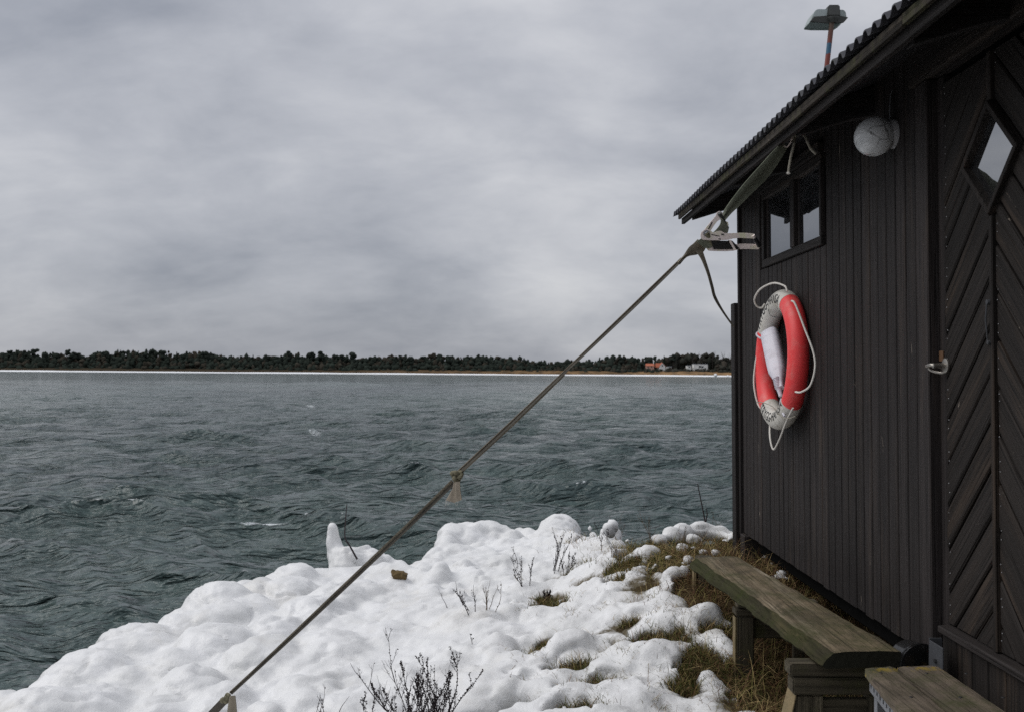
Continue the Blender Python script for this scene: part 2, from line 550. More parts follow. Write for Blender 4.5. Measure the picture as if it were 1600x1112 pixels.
def m_glass(name, ior=2.0):
    m, t, b = mat_new(name)
    out = [n for n in t.nodes if n.type == 'OUTPUT_MATERIAL'][0]
    t.nodes.remove(b)
    fr = t.nodes.new('ShaderNodeFresnel'); fr.inputs[0].default_value = ior
    g = t.nodes.new('ShaderNodeBsdfGlossy'); g.inputs['Roughness'].default_value = 0.015
    g.inputs['Color'].default_value = (0.95, 0.97, 1, 1)
    tr = t.nodes.new('ShaderNodeBsdfDiffuse'); tr.inputs[0].default_value = (0.012, 0.012, 0.013, 1)
    df = t.nodes.new('ShaderNodeBsdfDiffuse'); df.inputs[0].default_value = (0.10, 0.105, 0.11, 1)
    dn = noise_t(t, coords(t), 7, 5, 0.6)
    m0 = t.nodes.new('ShaderNodeMixShader')
    t.links.new(math_n(t, 'MULTIPLY', ramp(t, dn, [(0.4, 0.02), (0.7, 0.35)], 'LINEAR'), 0.6), m0.inputs[0])
    t.links.new(tr.outputs[0], m0.inputs[1]); t.links.new(df.outputs[0], m0.inputs[2])
    mx = t.nodes.new('ShaderNodeMixShader')
    t.links.new(fr.outputs[0], mx.inputs[0]); t.links.new(m0.outputs[0], mx.inputs[1]); t.links.new(g.outputs[0], mx.inputs[2])
    t.links.new(mx.outputs[0], out.inputs[0])
    bp = t.nodes.new('ShaderNodeBump'); bp.inputs['Strength'].default_value = 0.05; bp.inputs['Distance'].default_value = 0.01
    t.links.new(noise_t(t, coords(t), 5, 2), bp.inputs['Height'])
    t.links.new(bp.outputs[0], g.inputs['Normal'])
    return m


M['glass'] = m_glass('dusty_window_glass', 4.5)


def m_globe():
    m, t, b = mat_new('cracked_white_glass')
    v = coords(t)
    nz = t.nodes.new('ShaderNodeTexNoise'); nz.inputs['Scale'].default_value = 14; nz.inputs['Detail'].default_value = 4
    t.links.new(v, nz.inputs['Vector'])
    ad = t.nodes.new('ShaderNodeVectorMath'); ad.operation = 'MULTIPLY_ADD'
    ad.inputs[1].default_value = (0.06, 0.06, 0.06)
    t.links.new(nz.outputs['Color'], ad.inputs[0]); t.links.new(v, ad.inputs[2])
    vo = t.nodes.new('ShaderNodeTexVoronoi'); vo.feature = 'DISTANCE_TO_EDGE'; vo.inputs['Scale'].default_value = 9.5
    t.links.new(ad.outputs[0], vo.inputs['Vector'])
    ln = ramp(t, vo.outputs['Distance'], [(0.0, 1.0), (0.030, 0.0)], 'LINEAR')
    gate = ramp(t, noise_t(t, v, 9, 2), [(0.46, 0.0), (0.56, 1.0)], 'LINEAR')
    k = math_n(t, 'MULTIPLY', math_n(t, 'MULTIPLY', ln, gate), 0.9)
    dn = noise_t(t, v, 18, 5, 0.6)
    c = mixc(t, dn, (0.66, 0.67, 0.68), (0.50, 0.52, 0.53))
    c = mixc(t, k, c, (0.06, 0.055, 0.05))
    t.links.new(c, b.inputs['Base Color'])
    b.inputs['Roughness'].default_value = 0.18
    return m


M['globe'] = m_globe()
M['lampbase'] = plain('flaking_white_porcelain', (0.34, 0.34, 0.35), 0.5, var=0.2, scale=25, dirt=(0.06, 0.05, 0.045), dirt_amt=0.95, dscale=34)


def m_pole():
    m, t, b = mat_new('rust_red_painted_pole')
    tc = t.nodes.new('ShaderNodeTexCoord'); sp = t.nodes.new('ShaderNodeSeparateXYZ')
    t.links.new(tc.outputs['Object'], sp.inputs[0])
    n = noise_t(t, coords(t), 12, 5)
    c = mixc(t, n, (0.22, 0.030, 0.020), (0.12, 0.03, 0.022))
    dk = ramp(t, math_n(t, 'MULTIPLY_ADD', n, 0.25, math_n(t, 'SUBTRACT', sp.outputs[2], 4.56)), [(0.05, 0.0), (0.2, 1.0)], 'LINEAR')
    c = mixc(t, dk, c, (0.075, 0.045, 0.03))
    z = math_n(t, 'ABSOLUTE', math_n(t, 'SUBTRACT', sp.outputs[2], 4.46))
    st = math_n(t, 'MULTIPLY', ramp(t, math_n(t, 'MULTIPLY_ADD', n, 0.04, z), [(0.065, 1.0), (0.075, 0.0)], 'LINEAR'),
                ramp(t, sp.outputs[0], [(0.0, 1.0), (0.012, 0.0)], 'LINEAR'))
    c = mixc(t, st, c, (0.025, 0.10, 0.17))
    t.links.new(c, b.inputs['Base Color']); b.inputs['Roughness'].default_value = 0.6
    return m


M['pole'] = m_pole()


def m_snow():
    m, t, b = mat_new('frozen_spray_and_snow')
    g = t.nodes.new('ShaderNodeNewGeometry')
    v = g.outputs['Position']
    n1 = noise_t(t, v, 3.0, 5, 0.6)
    n2 = noise_t(t, v, 60, 4, 0.6)
    n3 = noise_t(t, v, 11, 5, 0.6)
    c = mixc(t, ramp(t, n1, [(0.4, 0.0), (0.75, 1.0)], 'LINEAR'), (0.76, 0.765, 0.77), (0.64, 0.645, 0.64))
    hol = ramp(t, noise_t(t, v, 1.7, 6, 0.7, 0.5), [(0.55, 0.0), (0.70, 0.55)], 'LINEAR')
    c = mixc(t, hol, c, (0.60, 0.585, 0.55))
    # dirt specks frozen into the ice
    sp = noise_t(t, v, 95, 2, 0.5)
    spk = math_n(t, 'MULTIPLY', ramp(t, sp, [(0.70, 0.0), (0.74, 1.0)], 'LINEAR'), ramp(t, n3, [(0.5, 0.0), (0.65, 0.6)], 'LINEAR'))
    c = mixc(t, spk, c, (0.25, 0.22, 0.18))
    # thin melting snow lets the turf show through
    th = t.nodes.new('ShaderNodeAttribute'); th.attribute_name = 'thin'
    n5 = noise_t(t, v, 38, 5, 0.7)
    tk = ramp(t, math_n(t, 'MULTIPLY', th.outputs['Fac'], math_n(t, 'MULTIPLY_ADD', n5, 1.8, 0.1)), [(0.30, 0.0), (0.85, 1.0)], 'LINEAR')
    c = mixc(t, tk, c, (0.10, 0.08, 0.045))
    t.links.new(c, b.inputs['Base Color'])
    sepx = t.nodes.new('ShaderNodeSeparateXYZ'); t.links.new(v, sepx.inputs[0])
    rg = ramp(t, math_n(t, 'MULTIPLY_ADD', sepx.outputs[0], 0.4, 0.5, clamp=True), [(0.0, 0.42), (0.55, 0.55), (1.0, 0.85)], 'LINEAR')
    t.links.new(rg, b.inputs['Roughness'])
    b.inputs['Specular IOR Level'].default_value = 0.4
    b.inputs['Subsurface Weight'].default_value = 0.0
    h = math_n(t, 'MULTIPLY_ADD', n2, 0.10, n3)
    bump(t, b, h, 0.32, 0.035)
    return m


M['snow'] = m_snow()


def m_soil():
    m, t, b = mat_new('grassy_soil')
    g = t.nodes.new('ShaderNodeNewGeometry'); v = g.outputs['Position']
    n = noise_t(t, v, 8, 6, 0.65); n2 = noise_t(t, v, 70, 4, 0.7)
    c = mixc(t, n, (0.022, 0.016, 0.010), (0.060, 0.047, 0.022))
    c = mixc(t, n2, c, (0.08, 0.055, 0.028), 'MIX')
    t.links.new(c, b.inputs['Base Color']); b.inputs['Roughness'].default_value = 0.95
    b.inputs['Specular IOR Level'].default_value = 0.1
    bump(t, b, n2, 0.8, 0.02)
    return m


M['soil'] = m_soil()


def m_attr(name, rough=0.8, trans=0.0, spec=0.15):
    m, t, b = mat_new(name)
    a = t.nodes.new('ShaderNodeAttribute'); a.attribute_name = 'tint'
    t.links.new(a.outputs['Color'], b.inputs['Base Color'])
    b.inputs['Roughness'].default_value = rough; b.inputs['Specular IOR Level'].default_value = spec
    return m


M['grass'] = m_attr('dry_grass_blades')
M['forest'] = m_attr('far_forest_foliage', 0.95, spec=0.0)
M['weed'] = plain('dead_weed', (0.028, 0.020, 0.022), 0.85, var=0.5, scale=60)
M['weedpale'] = plain('dead_stem', (0.11, 0.075, 0.045), 0.85, var=0.4, scale=60)


def m_water():
    m, t, b = mat_new('wind_blown_sea')
    g = t.nodes.new('ShaderNodeNewGeometry'); v = g.outputs['Position']

    def mp(s, rz=0.0):
        q = t.nodes.new('ShaderNodeMapping'); q.inputs['Scale'].default_value = s
        q.inputs['Rotation'].default_value = (0, 0, rz)
        t.links.new(v, q.inputs[0]); return q.outputs[0]
    def ridge(vec, sc, det, ro):
        n_ = noise_t(t, vec, sc, det, ro, 0.0)
        return math_n(t, 'SUBTRACT', 1.0, math_n(t, 'ABSOLUTE', math_n(t, 'MULTIPLY_ADD', n_, 2.0, -1.0)))
    r1 = ridge(mp((1, 3.0, 1), 0.12), 5.0, 5, 0.60)
    r2 = noise_t(t, mp((1, 2.8, 1), -0.05), 1.6, 5, 0.58, 0.0)
    r3 = ridge(mp((1, 2.6, 1), 0.08), 0.28, 6, 0.65)
    # colour varies gently with sand in the water and wind patches
    cn = noise_t(t, mp((0.03, 0.012, 1)), 1.0, 4, 0.55)
    col = mixc(t, ramp(t, cn, [(0.35, 0.0), (0.68, 1.0)], 'LINEAR'), (0.036, 0.056, 0.059), (0.086, 0.124, 0.118))
    wp = noise_t(t, mp((0.10, 0.22, 1)), 1.0, 6, 0.7)
    col = mixc(t, ramp(t, wp, [(0.40, 0.0), (0.62, 0.55)], 'LINEAR'), col, (0.090, 0.126, 0.120))
    at_ = t.nodes.new('ShaderNodeAttribute'); at_.attribute_name = 'foam'
    fn = noise_t(t, mp((1, 1.6, 1)), 9.0, 6, 0.7, 0.4)
    fm = ramp(t, math_n(t, 'MULTIPLY', at_.outputs['Fac'], math_n(t, 'MULTIPLY_ADD', fn, 3.0, -0.75)), [(0.42, 0.0), (0.62, 1.0)], 'LINEAR')
    col = mixc(t, fm, col, (0.62, 0.66, 0.68))
    t.links.new(col, b.inputs['Base Color'])
    t.links.new(math_n(t, 'MULTIPLY_ADD', fm, 0.5, 0.09), b.inputs['Roughness'])
    b.inputs['IOR'].default_value = 1.333
    b1 = t.nodes.new('ShaderNodeBump'); b1.inputs['Strength'].default_value = 0.9; b1.inputs['Distance'].default_value = 0.018
    t.links.new(r1, b1.inputs['Height'])
    b2 = t.nodes.new('ShaderNodeBump'); b2.inputs['Strength'].default_value = 0.9; b2.inputs['Distance'].default_value = 0.10
    t.links.new(r2, b2.inputs['Height']); t.links.new(b1.outputs[0], b2.inputs['Normal'])
    b3 = t.nodes.new('ShaderNodeBump'); b3.inputs['Strength'].default_value = 0.8; b3.inputs['Distance'].default_value = 0.43
    t.links.new(r3, b3.inputs['Height']); t.links.new(b2.outputs[0], b3.inputs['Normal'])
    r4 = ridge(mp((1, 3.2, 1), 0.05), 0.06, 6, 0.7)
    b4 = t.nodes.new('ShaderNodeBump'); b4.inputs['Strength'].default_value = 0.8; b4.inputs['Distance'].default_value = 2.6
    t.links.new(r4, b4.inputs['Height']); t.links.new(b3.outputs[0], b4.inputs['Normal'])
    t.links.new(b4.outputs[0], b.inputs['Normal'])
    return m


M['water'] = m_water()
SEA = -2.9

# ------------------------------------------------------------------ sea
def build_sea():
    rows = np.exp(np.linspace(math.log(4.5), math.log(1150), 760))
    ang = np.radians(np.concatenate([np.linspace(-80, -36, 22, endpoint=False), np.linspace(-36, 31, 430, endpoint=False), np.linspace(31, 80, 24)]))
    A, Rr = np.meshgrid(ang, rows)
    X = Rr * np.tan(np.clip(A, -1.3, 1.3)) * np.cos(A) ** 0.0
    X = Rr * np.sin(A); Y = Rr * np.cos(A)
    jit = (fbm(X * 0.7, Y * 0.7, 2, 5) - 0.5)
    Z = np.zeros_like(X); DX = np.zeros_like(X); DY = np.zeros_like(X); J = np.zeros_like(X)
    dr = Rr * (math.log(1150 / 4.5) / 760)
    r2 = np.random.default_rng(5)
    # wind groups: energy comes and goes in patches
    grp = 0.55 + 0.9 * fbm(X * 0.05 + 3, Y * 0.035, 3, 21)
    for i in range(96):
        lam = 0.30 * (7.0 / 0.30) ** ((i + r2.random()) / 96)
        th = math.radians(256) + r2.normal(0, 0.33 if lam > 1.2 else 0.6)
        amp = 0.0098 * lam ** 0.90 * (1.0 if lam < 3.2 else (3.2 / lam) ** 1.6) * (0.5 + r2.random())
        k = 2 * math.pi / lam
        kx, ky = k * math.cos(th), k * math.sin(th)
        ph = kx * X + ky * Y + r2.random() * 6.28 + jit * (0.8 + k * 0.10)
        w = smooth01((lam / dr - 2.2) / 2.5) * amp * (grp if lam > 0.9 else grp ** 1.3)
        s_, c_ = np.sin(ph), np.cos(ph)
        Z += w * c_
        DX -= 0.95 * w * math.cos(th) * s_; DY -= 0.95 * w * math.sin(th) * s_
        J += 0.80 * w * k * c_
    foam = smooth01((J - 0.60) / 0.35) * 0.8
    for (px, py, hw, hd, st) in ((480, 634, 0.020, 0.07, 1.0), (490, 678, 0.020, 0.05, 0.75), (402, 828, 0.055, 0.014, 1.5), (870, 643, 0.012, 0.06, .6), (960, 623, 0.014, 0.1, .7),
                                 (540, 815, 0.012, 0.01, .6), (250, 818, .01, .008, .4), (1130, 668, .01, .05, .6), (60, 640, .01, .07, .6), (236, 655, .01, .05, .5), (700, 700, .008, .03, .5)):
        p = atz(px, py, SEA)
        du = ((X / Y) - p.x / p.y) / (hw * 0.55); dv = (np.log(Y) - math.log(p.y)) / (hd * (0.9 if p.y > 40 else .5))
        g = np.exp(-(du ** 2) * 1.1 - (dv * 1.8 + .35 * np.sin(du * 3)) ** 2) * st * .95
        foam = np.maximum(foam, g)
        Z += 0.06 * np.exp(-(du / 1.6) ** 2 - dv ** 2) * (p.y < 60)
    V = np.stack([X + DX, Y + DY, SEA + Z], -1).reshape(-1, 3)
    nr, nc = X.shape
    idx = np.arange(nr * nc).reshape(nr, nc)
    Fc = np.stack([idx[:-1, :-1], idx[:-1, 1:], idx[1:, 1:], idx[1:, :-1]], -1).reshape(-1, 4)
    me = new_mesh('sea', V, Fc, True)
    a = me.attributes.new('foam', 'FLOAT', 'POINT'); a.data.foreach_set('value', foam.astype(np.float32).ravel())
    tag(link('sea', me, M['water']), kind='structure', label='wind ruffled grey green sea with small whitecaps')


build_sea()

# ------------------------------------------------------------------ far shore
def build_far_shore():
    SH = 850.0
    xs = np.linspace(-1500, 1500, 500)
    prof = [(-6, -0.4, 0), (0, 0.0, 0), (3, 0.7, 0), (10, 1.25, 0)]
    V = []; Fc = []
    wob = (fbm(xs * 0.02, xs * 0 + 2, 4, 3) - 0.5)
    n = len(xs)
    for dy, dz, _ in prof:
        for i, x in enumerate(xs):
            V.append((x, SH + dy + wob[i] * 5, SEA + dz * (0.85 + 0.5 * wob[i])))
    for r in range(len(prof) - 1):
        for i in range(n - 1):
            Fc.append((r * n + i, r * n + i + 1, (r + 1) * n + i + 1, (r + 1) * n + i))
    beach = plain('ice_crusted_beach', (0.80, 0.82, 0.84), 0.7, var=0.04, scale=0.3)
    tag(link('beach', new_mesh('beach', V, Fc, True), beach), kind='structure', label='white ice crusted far beach below the forest')
    V = []; Fc = []
    prof = [(9.5, 1.0), (13, 2.7), (24, 4.4), (60, 5.0), (300, 8), (2500, 20), (9000, 20)]
    hil = fbm(xs * 0.012, xs * 0 + 7, 4, 9)
    for j, (dy, dz) in enumerate(prof):
        for i, x in enumerate(xs):
            hh = dz * (0.8 + 0.45 * hil[i]) if j in (1, 2, 3) else dz
            if j in (1, 2): hh *= 0.72 + 0.28 * float(smooth01((x + 50) / 300))
            xx = x * (1 if j < 4 else (2 if j == 4 else 8))
            V.append((xx, SH + dy + wob[i] * 5 * (j < 4), SEA + hh))
    for r in range(len(prof) - 1):
        for i in range(n - 1):
            Fc.append((r * n + i, r * n + i + 1, (r + 1) * n + i + 1, (r + 1) * n + i))
    m, t, b = mat_new('heath_ground')
    g = t.nodes.new('ShaderNodeNewGeometry')
    nz = noise_t(t, g.outputs['Position'], 0.10, 6, 0.65)
    sp = t.nodes.new('ShaderNodeSeparateXYZ'); t.links.new(g.outputs['Position'], sp.inputs[0])
    side = math_n(t, 'MULTIPLY_ADD', sp.outputs[0], 0.003, 0.55, clamp=True)
    c = mixc(t, math_n(t, 'MULTIPLY', ramp(t, nz, [(0.35, 0.1), (0.6, 1.0)], 'LINEAR'), side), (0.05, 0.04, 0.028), (0.30, 0.19, 0.10))
    t.links.new(c, b.inputs['Base Color']); b.inputs['Roughness'].default_value = 1.0; b.inputs['Specular IOR Level'].default_value = 0
    tag(link('far_land', new_mesh('far_land', V, Fc, True), m), kind='structure', label='low tan dunes behind the far beach')

    # ico template
    bm = bmesh.new(); bmesh.ops.create_icosphere(bm, subdivisions=2, radius=1)
    IV = np.array([v.co[:] for v in bm.verts]); IF = np.array([[v.index for v in f.verts] for f in bm.faces]); bm.free()
    bm = bmesh.new(); bmesh.ops.create_icosphere(bm, subdivisions=1, radius=1)
    IV1 = np.array([v.co[:] for v in bm.verts]); IF1 = np.array([[v.index for v in f.verts] for f in bm.faces]); bm.free()
    rg = np.random.default_rng(3)

    def blob(c, r, rough=0.28, lo=False):
        T, FF = (IV1, IF1) if lo else (IV, IF)
        k = 1 + rg.uniform(-rough, rough, (len(T), 1))
        return T * k * np.array(r) + np.array(c), FF

    def join(parts, tints):
        Vs = []; Fs = []; Cs = []; b = 0
        for (v, f), c in zip(parts, tints):
            Vs.append(v); Fs.append(f + b); Cs.append(np.tile(np.array([*c, 1.0]), (len(v), 1))); b += len(v)
        return np.concatenate(Vs), np.concatenate(Fs), np.concatenate(Cs)

    def make(name, parts, tints, mat):
        V, Fc, Cc = join(parts, tints)
        me = new_mesh(name, V, Fc, False)
        a = me.color_attributes.new('tint', 'FLOAT_COLOR', 'POINT'); a.data.foreach_set('color', Cc.astype(np.float32).ravel())
        me.materials.append(mat)
        return me

    # skyline: pixel height of the forest above the waterline as seen from the hut
    sky_px = [(-300, 26), (0, 27), (60, 27), (100, 24), (150, 27), (220, 32), (260, 30), (330, 28), (360, 24), (420, 26), (470, 27), (510, 26), (560, 27), (620, 24), (700, 28),
              (770, 25), (800, 24), (880, 20), (930, 22), (960, 28), (1010, 30), (1035, 27), (1060, 33), (1100, 31), (1150, 30), (1300, 30), (1700, 32)]
    sx = [a for a, _ in sky_px]; sh = [b for _, b in sky_px]
    parts = []; tints = []
    # front scrub + rows of crowns
    rows_ = [(874, 0.33, 2.6), (882, 0.52, 3.2), (892, 0.72, 3.6), (903, 0.88, 3.6), (915, 1.0, 3.4)]
    for (Y, fr, sp_) in rows_:
        x = -760
        while x < 760:
            x += sp_ * rg.uniform(0.55, 1.2)
            px = 785 + x / Y * F_PX
            hpx = np.interp(px, sx, sh) + 1.5
            H = hpx * SH / F_PX * (Y / SH) * 1.0
            top = SEA + H * fr * rg.uniform(0.84, 1.10) * (1 + .10 * math.sin(x * .11) * math.sin(x * .037))
            if 1000 < px < 1118 and Y < 900: top = min(top, SEA + 6.2 + rg.uniform(-.7, .7))
            if Y < 878 and rg.random() < 0.35: continue
            w = rg.uniform(1.4, 3.0); hh = rg.uniform(1.8, 3.6)
            dark = rg.uniform(0.8, 1.25)
            base = np.array([0.028, 0.035, 0.029]) if rg.random() < 0.75 else np.array([0.044, 0.040, 0.032])
            if px > 1040: base = base * 0.6 + np.array([0.034, 0.029, 0.025]) * rg.uniform(0.3, 1.0)
            parts.append(blob((x, Y + rg.uniform(-4, 4), top - hh), (w, w, hh), 0.33)); tints.append(base * dark)
            # something underneath so the wood has no see-through gaps
            parts.append(blob((x, Y + rg.uniform(-2, 4), (top + SEA) / 2 - 1), (w * 1.1, w, (top - SEA) / 2), 0.2, True)); tints.append(base * dark * 0.8)
            if rg.random() < 0.4:
                parts.append(blob((x + rg.uniform(-1, 1), Y, top + rg.uniform(-1, .8)), (rg.uniform(.6, 1.2), 1, rg.uniform(.7, 1.5)), 0.4, True)); tints.append(base * dark)
    me = make('forest', parts, tints, M['forest'])
    tag(link('forest', me, M['forest']), kind='stuff', label='dark forest along the far shore', cat='forest')

    # single trees that stand out of the skyline
    def pine(px, hpx, wpx, kind, label):
        Y = 898 + rg.uniform(-3, 3)
        x = (px - 785) / F_PX * Y
        k = Y / F_PX
        top = SEA + (hpx - 2.2) * k
        base = SEA + 5
        t = thing('pine_tree' if kind != 'bare' else 'bare_tree', (x, Y, base), label, 'tree', 'trees standing out of the far skyline')
        mb = MB((x, Y, base)); mb.tube([(x, Y, base), (x + rg.uniform(-.4, .4), Y, (top + base) / 2), (x, Y, top - 0.6)], [0.35, 0.24, 0.08], 5)
        mb.build('trunk', M['trunk'], t)
        w = wpx * k / 2 * 1.15
        pp = []; tt = []
        if kind == 'round':
            for q in range(13):
                a = rg.uniform(0, 6.28); rr = rg.uniform(0, .62) * w
                pp.append(blob((math.cos(a) * rr, math.sin(a) * rr, top - base - w * rg.uniform(.35, 1.9)), (w * .5, w * .5, w * .42), 0.3, True)); tt.append(np.array([0.026, .032, .027]) * rg.uniform(.8, 1.3))
        elif kind == 'spire':
            hh = min(top - base, w * 4)
            for q in range(8):
                f = q / 7
                pp.append(blob((rg.uniform(-.15, .15) * w, 0, top - base - hh * (0.04 + f * .9)), (w * (0.16 + .75 * f), w * (.16 + .75 * f), hh * .10), 0.3, True)); tt.append(np.array([0.018, .024, .018]) * rg.uniform(.8, 1.2))
        else:
            mbb = MB((0, 0, 0))
            for q in range(16):
                a = rg.uniform(0, 6.28); z0 = (top - base) * rg.uniform(.35, .8); ln = w * rg.uniform(.7, 1.3)
                mbb.tube([(0, 0, z0), (math.cos(a) * ln * .6, math.sin(a) * ln * .6, z0 + ln * .8), (math.cos(a) * ln, math.sin(a) * ln, z0 + ln * 1.8)], [0.16, .1, .04], 3)
            o = mbb.build('crown', M['trunk'], t)
            return
        if kind == 'flat':
            pass
        o = link('crown', make('crown', pp, tt, M['forest']), None, t)

    spec = [(19, 34, 10, 'round'), (42, 35, 12, 'round'), (56, 36, 13, 'round'), (72, 30, 10, 'round'), (108, 36, 9, 'round'), (117, 34, 14, 'round'), (126, 32, 13, 'round'),
            (168, 34, 14, 'round'), (190, 35, 7, 'spire'), (218, 34, 8, 'spire'), (256, 35, 12, 'round'), (322, 34, 14, 'round'), (418, 30, 10, 'round'), (453, 36, 12, 'round'), (488, 36, 14, 'round'),
            (501, 37, 14, 'round'), (523, 32, 8, 'round'), (534, 32, 8, 'round'), (551, 36, 15, 'round'), (626, 31, 8, 'round'), (641, 31, 14, 'round'), (699, 30, 18, 'round'), (720, 28, 9, 'spire'),
            (1012, 33, 16, 'round'), (1038, 33, 6, 'spire'), (1083, 36, 8, 'bare'), (1114, 39, 9, 'bare'), (1130, 38, 8, 'bare'), (1143, 37, 8, 'bare')]
    spec += [(278, 33, 7, 'spire'), (236, 33, 6, 'spire'), (396, 29, 7, 'spire'), (590, 28, 7, 'round'), (660, 29, 8, 'round'), (760, 27, 9, 'round'), (842, 24, 9, 'round'), (972, 31, 11, 'round'), (1052, 35, 9, 'round'), (1096, 36, 8, 'bare')]
    kn = {'round': 'dark round crowned pine rising above the far shore forest', 'spire': 'narrow pointed conifer poking above the far shore forest', 'bare': 'thin bare tree above the houses on the far shore'}
    words = ['first', 'second', 'third', 'fourth', 'fifth', 'sixth', 'seventh', 'eighth', 'ninth', 'tenth', 'eleventh', 'twelfth', 'thirteenth', 'fourteenth', 'fifteenth', 'sixteenth', 'seventeenth', 'eighteenth', 'nineteenth', 'twentieth']
    words += ['twenty ' + w_ for w_ in words[:9]]
    cnt = {}
    for (px, h, w, k) in sorted(spec):
        i_ = cnt.get(k, 0); cnt[k] = i_ + 1
        pine(px, h + 1, w, k, kn[k] + ', ' + words[i_] + ' from the left')

    # houses
    wallw = plain('white_house_wall', (0.72, 0.72, 0.70), 0.8, var=0.04)
    ored = plain('orange_tile_roof', (0.42, 0.13, 0.07), 0.8, var=0.2, scale=1)
    pink = plain('pinkish_wall', (0.45, 0.28, 0.23), 0.8, var=0.1, scale=1)
    dwin = plain('dark_window', (0.02, 0.025, 0.03), 0.2)

    def house(px, pyb, pyt, wpx, wall, roof, name, label, kind):
        Y = 884.0
        p = at(px, pyb, Y); k = Y / F_PX; w = wpx * k; h = (pyb - pyt) * k
        t = thing(name, tuple(p), label, 'house')
        b = MB(); x0, x1 = -w / 2, w / 2
        if kind == 'gable_side':
            b.box((x0, 0, -6), (x1, 6, h * .52)).build('wall', wall, t)
            r = MB(); r.prism([(x0 - .3, -.4, h * .5), (x0 - .3, 3, h), (x0 - .3, 6.4, h * .5)], (w + .6, 0, 0)); r.build('roof', roof, t)
            for q in (-.25, .2):
                MB().box((q * w - .4, -.06, h * .12), (q * w + .4, .02, h * .4)).build('window', dwin, t)
        elif kind == 'gable_front':
            b.prism([(x0, 0, -6), (x1, 0, -6), (x1, 0, h * .35), (0, 0, h), (x0, 0, h * .35)], (0, 8, 0)).build('wall', wall, t)
            for s in (-1, 1):
                MB().prism([(0, -.3, h + .25), (s * (w / 2 + .5), -.3, h * .3), (s * (w / 2 + .5), -.3, h * .3 - .2), (0, -.3, h)], (0, 8.6, 0)).build('roof', roof, t)
            # side wing roof seen to the left
            MB().prism([(x0 - 3, 1.5, h * .1), (x0 - 3, 4, h * .95), (x0 - 3, 7, h * .1)], (3 + w / 2, 0, 0)).build('wing_roof', roof, t)
            MB().box((-.5, -.08, h * .3), (.5, .02, h * .6)).build('window', dwin, t)
        else:
            b.box((x0, 0, -6), (x1, 8, h)).build('wall', wall, t)
            MB().box((x0 - .2, -.3, h), (x1 + .2, 8.2, h + .25)).build('roof', plain('flat_roof', (0.30, .33, .38), .7), t)
            if w > 6:
                MB().box((-.15 * w, -.08, h * .38), (.0 * w, .02, h * .72)).build('window', dwin, t)
                MB().box((.02 * w, -.08, h * .38), (.2 * w, .02, h * .66)).build('window', dwin, t)
                MB().box((-.3 * w, -1.0, h * .26), (.35 * w, -.0, h * .32)).build('balcony', wallw, t)
            else:
                MB().box((-.1 * w, -.08, h * .35), (.15 * w, .02, h * .7)).build('window', dwin, t)
    house(1016, 575, 567.5, 12, pink, ored, 'house', 'small house with an orange tiled roof, leftmost on the far shore', 'gable_side')
    house(1035, 574.5, 566.5, 9, wallw, ored, 'house', 'white gabled house with red roof on the far shore', 'gable_front')
    house(1046, 575.5, 572.5, 7, wallw, ored, 'shed', 'tiny white shed right of the white gabled house', 'flat')
    house(1077, 575.5, 571, 6, wallw, ored, 'shed', 'small white outbuilding left of the big flat roofed house', 'flat')
    house(1095, 577.5, 568.5, 22, wallw, ored, 'house', 'large white flat roofed house near the hut corner on the far shore', 'flat')
    # rocks at the water's edge far right
    for (px, py, w) in ((1118, 586, 5), (1127, 589, 3), (1137, 588, 4)):
        p = at(px, py, 842); v, f = blob((0, 0, 0), (w * .27, 2, w * .3), .25)
        me = new_mesh('rock', v, f); tag(link('ice_covered_rock', me, beach, loc=p), {5: 'biggest', 3: 'smallest', 4: 'rightmost'}[w] + ' ice covered rock off the far beach beside the hut', 'rock', 'ice covered rocks off the far beach')


M['trunk'] = plain('dark_bark', (0.035, 0.028, 0.024), 0.9)
build_far_shore()

# ------------------------------------------------------------------ near ground and snow
CREST_PX = [(0, 1135, -1.78), (90, 1072, -1.74), (170, 1020, -1.70), (300, 965, -1.68), (415, 920, -1.66), (500, 902, -1.64), (590, 900, -1.64), (655, 915, -1.66), (690, 868, -1.58), (800, 858, -1.54),
            (880, 850, -1.50), (925, 850, -1.30), (1010, 850, -1.20), (1100, 842, -1.18), (1200, 842, -1.18), (1500, 838, -1.18)]


def base_z(x, y):
    b = -1.49 - 0.085 * np.clip(0.3 - x, 0, 4.2) - 0.02 * np.clip(0.3 - x, 0, 4) * np.clip(6.5 - y, -2, 2)
    return b + 0.32 * smooth01((x - .15) / 1.0) * smooth01((y - 3.9) / 2.3)


def gpx(px, py):
    z = -1.4
    for _ in range(30):
        p = atz(px, py, z)
        z = .5 * z + .5 * float(base_z(np.array(p.x), np.array(p.y)))
    return p


crest = [tuple(atz(px, py, z))[:2] for px, py, z in CREST_PX]
poly = [(crest[0][0] - .25, 2.0), (crest[0][0] - .12, 4.0)] + crest + [(9, 10.5), (14, 10.5), (14, -14), (-7, -14), (-6, -3)]
PX = np.array(poly)


def sdf_poly(x, y):
    d = np.full(x.shape, 1e9); inside = np.zeros(x.shape, bool)
    n = len(PX)
    for i in range(n):
        ax, ay = PX[i]; bx, by = PX[(i + 1) % n]
        ex, ey = bx - ax, by - ay
        t = np.clip(((x - ax) * ex + (y - ay) * ey) / (ex * ex + ey * ey), 0, 1)
        dd = np.hypot(x - ax - t * ex, y - ay - t * ey)
        d = np.minimum(d, dd)
        c = ((ay > y) != (by > y)) & (x < ex * (y - ay) / (ey + 1e-12) + ax)
        inside ^= c
    return np.where(inside, d, -d)



